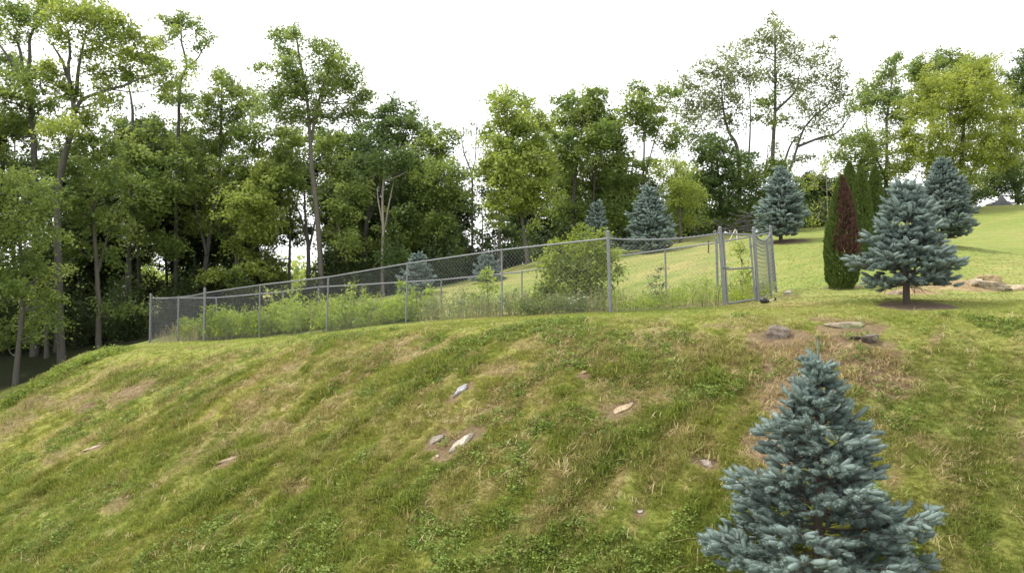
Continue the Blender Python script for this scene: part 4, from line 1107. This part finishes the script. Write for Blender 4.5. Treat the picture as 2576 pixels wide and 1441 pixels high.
def gp(x, d):
    X0 = (x - CXP) / F * d
    return (X0, d, gz(X0, d))
PROF_A = [(0, .82), (.12, 1.0), (.3, .88), (.55, .60), (.8, .30), (1, .05)]
def prof(R, p=PROF_A): return [(a, b * R) for a, b in p]
b_ = gp(2057, 7.6)
spruce("blue_spruce", b_, (HOR - 845) / F * 7.6 - b_[2], [(0, 1.0), (.175, .84), (.31, .66), (.484, .48), (.57, .36), (.656, .25), (.74, .16), (.85, .07), (1, .03)], .35, "largest blue spruce in the foreground, its lower half below the picture edge", nn=110, sl=.118, seed=23, wid=.0036, n_wh=12, bare=.30,
       leaders=[(-.085, -.06, (HOR - 918) / F * 7.6 - b_[2], .19), (-.235, -.03, (HOR - 996) / F * 7.6 - b_[2], .25)], trunk_r=.055, up_lo=.10, up_hi=.72, irr=.22, per=6, extra=.45, top_wh=.865, lead_r=.12, dead=4)
b_ = gp(2280, 14.6)
spruce("blue_spruce", b_, (HOR - 462) / F * 14.6 - b_[2], [(0, .78), (.09, .95), (.2, .84), (.33, .62), (.45, .49), (.6, .42), (.8, .22), (1, .05)], .42, "dense blue spruce on a bare trunk in a mulch ring on the bank top", nn=70, sl=.16, seed=33, wid=.006, n_wh=11, bare=.30, trunk_r=.065, up_lo=.02, up_hi=.85, per=8, irr=.17, extra=.5, dead=9)
b_ = gp(2370, 24.5)
spruce("blue_spruce", b_, (HOR - 402) / F * 24.5 - b_[2], prof(.9), .30, "taller blue spruce partly hidden behind the spruce in the mulch ring", nn=26, sl=.16, seed=44, wid=.014, n_wh=13, tone=.95, trunk_r=.06)
b_ = gp(1964, 28)
spruce("blue_spruce", b_, (HOR - 425) / F * 28 - b_[2], prof(.80), .32, "pale blue spruce standing on the lawn just behind the gate", nn=22, sl=.17, seed=55, wid=.018, n_wh=13, tone=1.15, trunk_r=.07, per=7, extra=.7, irr=.2)
b_ = gp(1634, 32)
spruce("blue_spruce", b_, (HOR - 470) / F * 32 - b_[2], prof(.88), .15, "wide pale blue spruce behind the fence bay left of the gate", nn=20, sl=.18, seed=66, wid=.020, n_wh=13, tone=1.12, trunk_r=.07, per=7, extra=.7, irr=.2)
b_ = gp(1500, 31.5)
spruce("blue_spruce", b_, (HOR - 508) / F * 31.5 - b_[2], prof(.55), .1, "narrow blue spruce rising behind the big bush", nn=20, sl=.16, seed=77, wid=.020, n_wh=10, tone=1.0, trunk_r=.05, per=6, extra=.6, irr=.2)
b_ = gp(1226, 29.5)
spruce("blue_spruce", b_, (HOR - 648) / F * 29.5 - b_[2], [(0, .5), (.3, .52), (.7, .3), (1, .08)], .05, "smallest round blue spruce seen through the fence", nn=20, sl=.14, seed=88, wid=.018, n_wh=6, tone=1.0, trunk_r=.03, per=6)
b_ = gp(1052, 28.5)
spruce("blue_spruce", b_, (HOR - 640) / F * 28.5 - b_[2], prof(.66), .1, "small spindly blue spruce seen through the fence near the dead snag", nn=20, sl=.15, seed=99, wid=.017, n_wh=8, tone=.95, trunk_r=.04, per=5, extra=.5, irr=.22)

# ------------------------------------------------------------------ arborvitae
def arborvitae(base, hgt, R, label, seed, brown=False, n=9000):
    rng = np.random.default_rng(seed)
    B = np.array(base, float)
    root = empty("arborvitae", B); tag(root, label, "arborvitae", "arborvitae shrubs on the lawn")
    tb = MB(); tube(tb, [(0, 0, -.05), (0, 0, hgt * .9)], [.05, .01], 8)
    tb.build("trunk", M_bark_dark, root, True)
    t = rng.random(n) ** .9; a = rng.random(n) * 6.283
    r = R * np.interp(t, [0, .06, .25, .5, .75, .9, 1], [.62, .85, 1.0, .9, .62, .34, .04])
    lump = 1 + .16 * (fbm(a * 2.2 + 20, t * 9, seed, 3) - .5) * 2
    rr = r * lump * (.72 + .30 * rng.random(n) ** .5)
    p = np.stack([rr * np.cos(a), rr * np.sin(a), .03 + t * hgt * .985 + rng.normal(size=n) * .02], -1)
    outw = np.stack([np.cos(a), np.sin(a), np.full(n, 1.5)], -1)
    c = mixc(np.array([.050, .086, .022]), np.array([.118, .160, .036]), np.clip(rng.normal(size=n) * .22 + .45, 0, 1))
    if brown:
        # the dead russet side: most of the face turned to the bank, leaving a green edge and a green foot
        edge = (fbm(t * 8, a * 2.5, 5, 3) - .5) * .9
        qx = p[:, 0] / (r + 1e-6); qy = p[:, 1] / (r + 1e-6)
        m = sstep(-.95, -.35, qx + edge * .6 - .55 * np.clip(.38 - t, 0, 1)) * sstep(.75, .2, qy) * sstep(.18, .36, t + edge * .25 + .05 * qx)
        m = (m > rng.random(n)) * (rng.random(n) < .95)
        c = mixc(c, mixc(np.array([.055, .030, .024]), np.array([.135, .072, .054]), rng.random(n)), np.clip(m, 0, 1))
    fbm_ = MB()
    # upright flat sprays
    t_ = norm(outw + rng.normal(size=(n, 3)) * .3)
    s_ = norm(np.cross(t_, norm(rng.normal(size=(n, 3)))))
    L = (.085 * (.7 + .6 * rng.random(n)))[:, None]; w = L * .42
    nr = np.cross(t_, s_)
    V = np.stack([p - t_ * L * .4, p + s_ * w * .5, p + t_ * L * .6 + nr * L * .1, p - s_ * w * .5], 1).reshape(-1, 3)
    fbm_.add(V, np.arange(n)[:, None] * 4 + np.arange(4)[None], np.repeat(c, 4, 0))
    fbm_.build("foliage", M_scale, root)
    return root
b_ = gp(2118, 18)
arborvitae(b_, (HOR - 446) / F * 18 - b_[2], .37, "tall arborvitae with a dead russet-brown side beside the mulch-ring spruce", 3, True, 15000)
b_ = gp(2137, 26); arborvitae(b_, (HOR - 408) / F * 26 - b_[2], .36, "green arborvitae partly hidden behind the browned one", 4)
b_ = gp(2166, 23); arborvitae(b_, (HOR - 420) / F * 23 - b_[2], .36, "green arborvitae, middle of the three behind the browned one", 5)
b_ = gp(2201, 23.5); arborvitae(b_, (HOR - 420) / F * 23.5 - b_[2], .34, "green arborvitae touching the mulch-ring spruce in view", 6)

# ------------------------------------------------------------------ shrubs, saplings and weeds inside the fence
tree("bush", (1450, 778), 18.6, [[(1450, 790), (1450, 700), (1460, 600)], [(1450, 770), (1400, 700), (1390, 650)], [(1455, 770), (1500, 690), (1510, 630)]],
     [(1470, 600, 40, 22), (1440, 640, 50, 28), (1500, 630, 40, 28), (1395, 655, 36, 26), (1380, 690, 30, 26), (1430, 690, 50, 34), (1490, 690, 46, 34), (1525, 660, 24, 24), (1460, 575, 14, 10), (1400, 610, 22, 12), (1420, 735, 50, 30), (1480, 740, 48, 32), (1510, 590, 20, 14), (1545, 640, 14, 18), (1375, 735, 30, 22), (1340, 760, 34, 20), (1560, 680, 12, 14)], ((.10, .145, .03), (.27, .34, .055)),
     "big light-green bush leaning on the fence beside the tall corner post", cat="bush", group="plants inside the fence", leaf=.075, dens=5.6, r0=.03, sprays=14, flat=.8)
tree("bush", (1400, 790), 17.7, [[(1400, 790), (1400, 750)]], [(1350, 770, 40, 18), (1400, 765, 45, 22), (1450, 770, 45, 20), (1500, 768, 36, 20), (1310, 775, 30, 16)], G_mid, "low dull-green thicket of stalks at the foot of the big bush", cat="bush", group="plants inside the fence", leaf=.05, dens=4.0, r0=.012, sprays=16, flat=.8)
tree("sapling", (1230, 790), 20.2, [[(1230, 790), (1226, 730), (1222, 672)]], [(1222, 680, 10, 14), (1226, 700, 18, 10), (1236, 722, 14, 10), (1215, 720, 12, 8), (1190, 745, 26, 14), (1205, 765, 30, 14), (1175, 770, 24, 12)], G_lime, "bright broad-leaved sapling in front of the smallest spruce", cat="sapling", group="plants inside the fence", leaf=.085, dens=2.2, r0=.012, sprays=12, flat=.9)
tree("sapling", (1050, 805), 20.6, [[(1050, 805), (1048, 760), (1045, 700)]], [(1030, 735, 18, 14), (1060, 745, 26, 18), (1040, 765, 30, 18), (1075, 765, 20, 18), (1015, 770, 14, 14), (1055, 785, 30, 14), (1015, 715, 10, 10), (1085, 735, 12, 10)], G_lime, "bright green leafy sapling in front of the spindly spruce", cat="sapling", group="plants inside the fence", leaf=.08, dens=2.4, r0=.012, sprays=12, flat=.9)
tree("tall_weed", (1658, 775), 17.6, [[(1658, 778), (1660, 720), (1664, 672)], [(1650, 778), (1640, 740), (1635, 705)]], [(1664, 675, 12, 6), (1658, 695, 20, 10), (1640, 715, 22, 12), (1670, 715, 14, 12), (1650, 735, 26, 12), (1640, 752, 26, 12), (1675, 745, 14, 10)], G_olive, "tall seeding weed standing alone in the bay left of the gate", cat="weed", group="plants inside the fence", leaf=.05, dens=2.0, r0=.007, sprays=10, flat=.9)
tree("tall_weed", (1872, 760), 17.8, [[(1872, 762), (1868, 700), (1864, 650), (1862, 608)], [(1870, 720), (1880, 680), (1882, 645)]], [(1862, 612, 16, 8), (1868, 630, 14, 8), (1852, 628, 12, 6), (1866, 655, 12, 12), (1868, 685, 14, 12), (1862, 705, 16, 10), (1884, 690, 10, 10)], G_lime, "tall lime-green weed seen through the gate", cat="weed", group="plants inside the fence", leaf=.06, dens=2.0, r0=.007, sprays=10, flat=.9)

def in_fence(rng, n, span=(0.0, 1.0), back=(.05, 1.0)):
    """random points inside the enclosure"""
    u = span[0] + (span[1] - span[0]) * rng.random(n); v = back[0] + (back[1] - back[0]) * rng.random(n)
    A = np.array([front[5][0][:2], gate_l[0][:2]]); Bk = np.array([back_left[0][:2], right_back[0][:2]])
    # front edge is bent at the corner post
    fr = np.where((u < .8)[:, None], front[5][0][:2] + (front[0][0][:2] - front[5][0][:2]) * (u / .8)[:, None], front[0][0][:2] + (gate_r[0][:2] - front[0][0][:2]) * ((u - .8) / .2)[:, None])
    bk = Bk[0] + (Bk[1] - Bk[0]) * u[:, None]
    return fr + (bk - fr) * v[:, None]
rg = np.random.default_rng(5)
wb = MB()
def weeds(n, span, back, h, pal, leaf=.055, lean=.12, nl=44):
    P = in_fence(rg, n, span, back)
    Z = H(P[:, 0], P[:, 1])
    cl = fbm(P[:, 0] / 1.1, P[:, 1] / 1.1, 13, 2)
    for k in range(n):
        hh = h * (.45 + .5 * rg.random() + 2.0 * (cl[k] - .45))
        if cl[k] < .40 and span[0] < .1: continue
        if hh < .12: hh = .12
        top = np.array([rg.normal() * lean * hh, rg.normal() * lean * hh, hh])
        b0 = np.array([P[k, 0], P[k, 1], Z[k]])
        tube(wb, [b0, b0 + top * .5 + rg.normal(size=3) * .02, b0 + top], [.005, .004, .002], 3, (.12, .15, .05), cap=False)
        t = .2 + .8 * rg.random(nl)
        c_ = b0 + top * t[:, None] + rg.normal(size=(nl, 3)) * np.array([.10, .10, .03]) * (1.2 - .5 * t[:, None])
        tn = np.clip(rg.random() * .6 + rg.random(nl) * .4, 0, 1)
        leaf_quads(wb, c_, leaf * (1.25 - .5 * rg.random()), .46, .6, mixc(np.array(pal[0]), np.array(pal[1]), tn), rg)
weeds(640, (.03, .50), (.05, .75), .74, ((.16, .235, .04), (.32, .41, .085)), leaf=.088)
weeds(130, (.30, .62), (.05, .7), .62, G_olive)
weeds(110, (.62, .80), (.04, .4), .45, G_olive)
weeds(170, (.80, 1.0), (.05, .8), .42, G_lime)
weeds(70, (.2, .5), (.3, .95), .9, G_lime, leaf=.07)
tag(wb.build("weeds", M_leaf), "rank green weeds crowding the fenced patch", kind="stuff")
# tan dead stalks
db = MB()
for (n, span, back, h) in ((500, (.5, 1.0), (.03, .6), .5), (320, (-.02, .14), (.03, .9), .55), (70, (.1, .5), (.02, .6), .9)):
    P = in_fence(rg, n, span, back); Z = H(P[:, 0], P[:, 1])
    for k in range(n):
        hh = h * (.4 + .8 * rg.random()); le = rg.normal(size=2) * .3 * hh
        b0 = np.array([P[k, 0], P[k, 1], Z[k] - .01])
        c = mixc(np.array([.30, .23, .13]), np.array([.45, .38, .24]), rg.random())
        tube(db, [b0, b0 + (le[0] * .4, le[1] * .4, hh * .6), b0 + (le[0], le[1], hh)], [.005, .004, .0025], 3, c, cap=False)
M_stalk = leaf_material("dead_stalk", transl=.05)
tag(db.build("dry_stalks", M_stalk), "tan dead stalks standing along the inside of the fence", kind="stuff")
# white flowers near the corner post
root = empty("wildflower", gp(1440, 17.6)); tag(root, "cluster of small white daisy-like flowers low in the big bush", "wildflower")
RO = np.array(root.location)
sb = MB(); 
for (x, y) in [(1432, 752), (1440, 756), (1428, 760), (1446, 757), (1455, 753), (1436, 764), (1422, 762), (1470, 748), (1462, 750), (1480, 749), (1450, 775), (1455, 778), (1490, 770), (1442, 748)]:
    d = 17.2; p = px(x, y, d); b0 = np.array([p[0], d + .1, gz(p[0], d + .1)])
    tube(sb, [b0, p], .004, 3, (.3, .4, .2), cap=False)
    fl = MB(); ball(fl, p + (0, 0, .01), (.024, .024, .012), seg=8, rings=3)
    fl.build("flower_head", M_petal, root, True, origin=RO)
sb.build("stem", M_stalk, root, origin=RO)

# leafy fringe along the left shoulder of the bank
rb = MB(); rg = np.random.default_rng(9)
for k in range(150):
    t = rg.random()
    x = -10 + 330 * t; y = np.interp(x, [-10, 0, 100, 250, 320], [1028, 1018, 962, 884, 868]) + 3 + 12 * rg.random()
    q = at(x, y + 2)
    if q[1] > 29: continue
    n_ = 34; hh = .06 + .16 * rg.random() ** 2
    c_ = q + rg.normal(size=(n_, 3)) * np.array([.14, .14, 0]) + np.stack([np.zeros(n_), np.zeros(n_), hh * rg.random(n_)], -1)
    leaf_quads(rb, c_, .075, .65, .7, mixc(np.array([.13, .185, .04]), np.array([.23, .29, .06]), rg.random(n_)), rg)
tag(rb.build("bank_creeper", M_leaf), "leafy creeping weeds along the left shoulder of the bank", kind="stuff")

# ------------------------------------------------------------------ stones
def rock(name, x, y, w, h, dpt, col, label, seed, sink=.35, tilt=0., yaw=0., col2=None, cat="rock", group=None, rough=.22, part=None, lay=0.0, ends=None):
    rng = np.random.default_rng(seed)
    q = at(x, y)
    if ends is not None:
        e0 = at(*ends[0]); e1 = at(*ends[1]); q = (e0 + e1) / 2; q[2] = gz(q[0], q[1])
    s = q[1] / F
    W, Hh, D = w * s * .5, h * s * .5, dpt * s * .5
    U, Vn = 30, 18
    th = np.linspace(0, math.pi, Vn); ph = np.arange(U) / U * 2 * math.pi
    T, Pp = np.meshgrid(th, ph, indexing='ij')
    sup = .75
    cx_ = np.sign(np.cos(Pp)) * np.abs(np.cos(Pp)) ** sup; cy_ = np.sign(np.sin(Pp)) * np.abs(np.sin(Pp)) ** sup
    v = np.stack([np.sin(T) * cx_, np.sin(T) * cy_, np.sign(np.cos(T)) * np.abs(np.cos(T)) ** .8], -1)
    pn = norm(rng.normal(size=(13, 3)) * (1, 1, .9)); pdist = .62 + .34 * rng.random(13)
    pn = np.r_[pn, [norm(np.array([.15 * rng.normal(), .15 * rng.normal(), 1.0]))]]; pdist = np.r_[pdist, .62]
    dots = v @ pn.T
    rad_ = np.min(np.where(dots > .05, pdist / np.maximum(dots, .05), 9.), -1)
    v = norm(v) * np.minimum(rad_, 1.15)[..., None]
    n1 = fbm(v[..., 0] * 2.2 + 10 * seed, v[..., 1] * 2.2 + v[..., 2] * 2.6 + 5, seed, 3) - .5
    n2 = fbm(v[..., 0] * 6 + 3 * seed, v[..., 2] * 8 + v[..., 1] * 4, seed + 3, 2) - .5
    v = v * (1 + rough * 1.1 * n1 + rough * .7 * n2)[..., None]
    if lay: v[..., 2] += lay * .10 * (np.round(v[..., 2] * 4) / 4 - v[..., 2]); v[..., :2] *= (1 + lay * .12 * np.sin(v[..., 2:3] * 16))
    v[0] = v[0].mean(0); v[-1] = v[-1].mean(0)
    v = v * np.array([W, D, Hh])
    ct, st = math.cos(tilt), math.sin(tilt)
    v = np.stack([v[..., 0] * ct - v[..., 2] * st, v[..., 1], v[..., 0] * st + v[..., 2] * ct], -1)
    cw, sw = math.cos(yaw), math.sin(yaw)
    v = np.stack([v[..., 0] * cw - v[..., 1] * sw, v[..., 0] * sw + v[..., 1] * cw, v[..., 2]], -1)
    v[..., 2] += Hh * (1 - 2 * sink)
    if ends is not None:
        ax = e1 - e0; Lr = np.linalg.norm(ax); ax = ax / Lr
        g = .15
        nz = norm(np.array([-(gz(q[0] + g, q[1]) - gz(q[0] - g, q[1])) / (2 * g), -(gz(q[0], q[1] + g) - gz(q[0], q[1] - g)) / (2 * g), 1.0]))
        ay = norm(np.cross(nz, ax)); nz = np.cross(ax, ay)
        v = ax * (v[..., 0:1] / W * Lr * .5) + ay * v[..., 1:2] + nz * v[..., 2:3]
    mb = MB()
    i = np.arange(Vn - 1)[:, None] * U; j = np.arange(U)[None]; k = (j + 1) % U
    f = np.stack([i + j, i + U + j, i + U + k, i + k], -1).reshape(-1, 4)
    c = np.broadcast_to(np.array(col, float), v.shape).copy()
    if col2 is not None:
        c = mixc(c, np.array(col2, float), sstep(.48, .6, fbm(v[..., 0] / W * 1.5 + 7, v[..., 2] / Hh * 1.5 + seed, seed + 9, 3)))
    mb.add(v.reshape(-1, 3), f, c.reshape(-1, 3))
    o = mb.build(name, M_stone, None, False)
    o.location = Vector([float(t_) for t_ in q])
    tag(o, label, cat, group)
    return o
BR = "stones showing through the bank"
rock("boulder", 2482, 708, 62, 42, 60, (.46, .34, .2), "orange-stained boulder topping the outcrop at the lawn edge", 11, .42, .05, .2, (.30, .17, .05), group="outcrop stones")
rock("stone_slab", 2500, 724, 108, 32, 70, (.50, .40, .28), "broad pale slab lying under the orange-stained boulder", 12, .35, -.06, .1, (.56, .47, .35), group="outcrop stones", lay=.6)
rock("stone_slab", 2565, 727, 76, 26, 60, (.50, .39, .26), "low tan slab at the right end of the outcrop", 13, .4, .04, 0, group="outcrop stones", lay=.5)
rock("rock", 2446, 712, 40, 22, 40, (.48, .38, .27), "small pale stone at the left end of the slab outcrop", 14, .4, .3, 0, group="outcrop stones")
rock("rock", 2258, 738, 52, 12, 40, (.42, .33, .25), "flat tan stone half hidden behind the mulch-ring spruce trunk", 15, .4, .1, 0, group="outcrop stones")
rock("rock", 1983, 738, 30, 16, 24, (.50, .45, .40), "small pale stone on the lawn to the right of the fence corner", 16, .4, .1, .3, (.3, .26, .22))
rock("boulder", 1958, 846, 84, 76, 60, (.33, .27, .22), "rough grey-brown boulder bulging out of the bank below the gate", 17, .50, -.1, .3, (.22, .18, .14), group=BR, rough=.4, lay=1.0)
rock("boulder", 2135, 818, 120, 26, 60, (.34, .28, .2), "long low mossy hump of rock on the bank top below the mulch ring", 18, .5, .02, 0, (.25, .26, .12), group=BR)
rock("rock", 2188, 858, 56, 32, 40, (.20, .165, .12), "dark brown blocky stone jutting from the bank", 19, .34, .15, .4, (.1, .085, .065), group=BR)
rock("rock", 2152, 852, 34, 12, 28, (.085, .075, .065), "thin blackish stone lying against the dark blocky one", 20, .35, -.15, 0, group=BR)
rock("rock", 1160, 990, 50, 20, 22, (.40, .40, .42), "white-flecked grey stone lying aslant in the middle of the bank", 21, 0.46, 0, 0, (.50, .49, .48), ends=((1143, 1000), (1178, 969)), group=BR)
rock("rock", 1162, 1118, 84, 22, 26, (.44, .38, .30), "long chalky stone slanting up the middle of the bank", 22, 0.44, 0, 0, (.56, .50, .41), ends=((1128, 1142), (1192, 1090)), group=BR)
rock("rock", 1098, 1108, 44, 16, 24, (.32, .27, .22), "flat brown stone just left of the long chalky stone", 23, .40, 0, 0, ends=((1080, 1120), (1115, 1094)), group=BR)
rock("rock", 1100, 1149, 10, 9, 9, (.6, .52, .44), "pebble-sized pale stone at the lower end of the long chalky stone", 24, .35, 0, 0, group=BR)
rock("boulder", 1940, 1122, 76, 40, 46, (.34, .25, .18), "brown flaky boulder just left of the foreground spruce", 25, .45, .1, .1, (.46, .38, .32), group=BR, lay=.7)
rock("rock", 1778, 1166, 38, 16, 24, (.42, .34, .28), "small pinkish stone bedded in the lower bank", 26, .40, 0, 0, ends=((1760, 1157), (1797, 1174)), group=BR)
rock("rock", 1992, 958, 34, 20, 24, (.44, .37, .30), "pale lump of stone behind the top of the foreground spruce", 27, .42, 0, 0, group=BR)
rock("rock", 1468, 939, 18, 11, 14, (.46, .35, .22), "small tan stone high on the bank under the corner post", 28, .35, 0, 0, group=BR)
rock("rock", 1560, 1035, 40, 22, 26, (.50, .38, .24), "sandy stone in the dry patch at the middle of the bank", 29, .52, 0, 0, ends=((1540, 1044), (1590, 1016)), group=BR)
rock("rock", 578, 1160, 46, 12, 20, (.36, .28, .19), "flat tan stone low on the bank left of the chalky stone", 30, 0.55, 0, 0, ends=((552, 1168), (604, 1150)), group=BR)
rock("rock", 232, 1126, 44, 8, 16, (.42, .34, .25), "thin pale sliver of stone at the left of the bank", 31, 0.52, 0, 0, ends=((208, 1134), (252, 1119)), group=BR)
rock("rock", 1612, 1290, 16, 10, 12, (.45, .42, .38), "tiny grey stone in the grass near the bottom of the bank", 32, .35, 0, 0, group=BR)

# ------------------------------------------------------------------ small things
# grey tarp at the top of the lawn
d = 43.5; c = px(2512, 515, d); z0 = gz(c[0], d)
root = empty("covered_pile", (c[0], d, z0)); tag(root, "dark grey tarp peaked over a low pile at the top of the lawn", "tarp")
n = 26; tb_ = MB()
ux = np.linspace(-1, 1, n); uy = np.linspace(-1, 1, n)
UX, UY = np.meshgrid(ux, uy)
pk = np.exp(-np.abs(UX - .25) * 3.4 - np.abs(UY) * 1.6) * .62 + .18 * np.exp(-((UX) ** 2 + UY ** 2) * 1.1) + .10 * np.exp(-((UX + .75) ** 2) * 8)
fold = .05 * np.sin(np.arctan2(UY, UX - .25) * 9) * np.clip(np.hypot(UX - .25, UY), 0, 1)
edge_ = np.maximum(np.abs(UX), np.abs(UY)) ** 5
hz = ((HOR - 487) / F * d - z0) * .9
ZZ = (pk / pk.max() + fold) * hz * (1 - edge_) - .12 * edge_
tb_.add(np.stack([UX * .70, UY * .7, ZZ + z0 * 0], -1).reshape(-1, 3), np.stack([(np.arange(n - 1)[:, None] * n + np.arange(n - 1)).ravel() + k for k in (0, 1, n + 1, n)], -1))
tb_.build("tarp", M_tarp, root)
for (sx, l_) in ((-.52, .42), (.52, .40)):
    m_ = MB(); zc = .10
    tube(m_, [(sx - .28, -.2, zc), (sx + .28, -.25, zc + .03)], .04, 6)
    m_.build("pole", M_wood, root, True)
# brush pile behind the gate
X0, Y0, Z0 = gp(1865, 35.5)
root = empty("brush_pile", (X0, Y0, Z0)); tag(root, "long tangle of bare brown branches piled behind the lawn left of the gate spruce", "brush pile")
rg = np.random.default_rng(3)
for part_n in range(26):
    m_ = MB(); a0 = np.array([rg.normal() * .7, rg.normal() * .4, .1 + rg.random() * .8]); L_ = .6 + rg.random() * 1.3
    dr = norm([1 + .2 * rg.normal(), .4 * rg.normal(), .28 * rg.normal()])
    P = bez([a0 - dr * L_ * .5, a0 + rg.normal(size=3) * .08, a0 + dr * L_ * .5], 4)
    tube(m_, P, np.linspace(.03, .008, len(P)), 5)
    for q_ in range(3):
        s_ = P[rg.integers(2, len(P))]
        tube(m_, [s_, s_ + norm(dr + rg.normal(size=3) * .7) * .4], [.01, .004], 4, cap=False)
    m_.build("branch", M_bark, root, True)
# pale boards propped behind the gate
X0, Y0, Z0 = gp(1848, 30.5)
root = empty("board_stack", (X0, Y0, Z0)); tag(root, "a few pale sticks propped together on the grass beyond the gate", "boards")
for (a, b) in (((-.22, 0, .0), (.06, .1, .5)), ((.08, -.1, 0), (.10, .1, .46)), ((.32, .05, 0), (.06, .12, .44))):
    m_ = MB(); a = np.array(a); b = np.array(b)
    tube(m_, [a, b], .028, 4); m_.build("board", M_wood, root)
# dark stake
X0, Y0, Z0 = gp(1782, 28)
m_ = MB(); tube(m_, [(0, 0, -.1), (.01, 0, .42)], [.025, .022], 6); ball(m_, (.01, 0, .42), (.03, .03, .02))
o = m_.build("wooden_stake", M_bark_dark); o.location = (X0, Y0, Z0); tag(o, "short dark stake standing in the grass just beyond the fence", "stake")
# black thing with a pale rod by the gate post
q = at(1922, 763)
root = empty("garden_tool", q); tag(root, "black-headed tool with a pale rod lying at the foot of the gate post", "tool")
m_ = MB(); ball(m_, (0, 0, .055), (.085, .07, .07), seg=10, rings=6); tube(m_, [(.04, 0, .04), (.10, .03, .045)], .03, 8); m_.build("head", M_black, root, True)
m_ = MB(); tube(m_, [(.09, .03, .045), (.24, .10, .085)], .012, 6); m_.build("rod", M_wood, root, True)
m_ = MB(); ball(m_, (.26, .11, .09), (.03, .03, .035)); m_.build("grip", M_black, root, True)
# long dark bramble stem leaning on the fence near the gate
m_ = MB(); P = bez([px(1806, 772, 16.5), px(1808, 740, 16.5), px(1814, 718, 16.5), px(1813, 705, 16.5)], 5); P[0][2] = gz(P[0][0], 16.5)
o0 = P[0].copy(); tube(m_, P - o0, np.linspace(.008, .004, len(P)), 5)
o = m_.build("dead_stem", M_bark_dark); o.location = Vector([float(t_) for t_ in o0]); tag(o, "thin dark bare stem leaning beside the left gate post", "stem")
print("LEAVES", LEAFCOUNT[0])
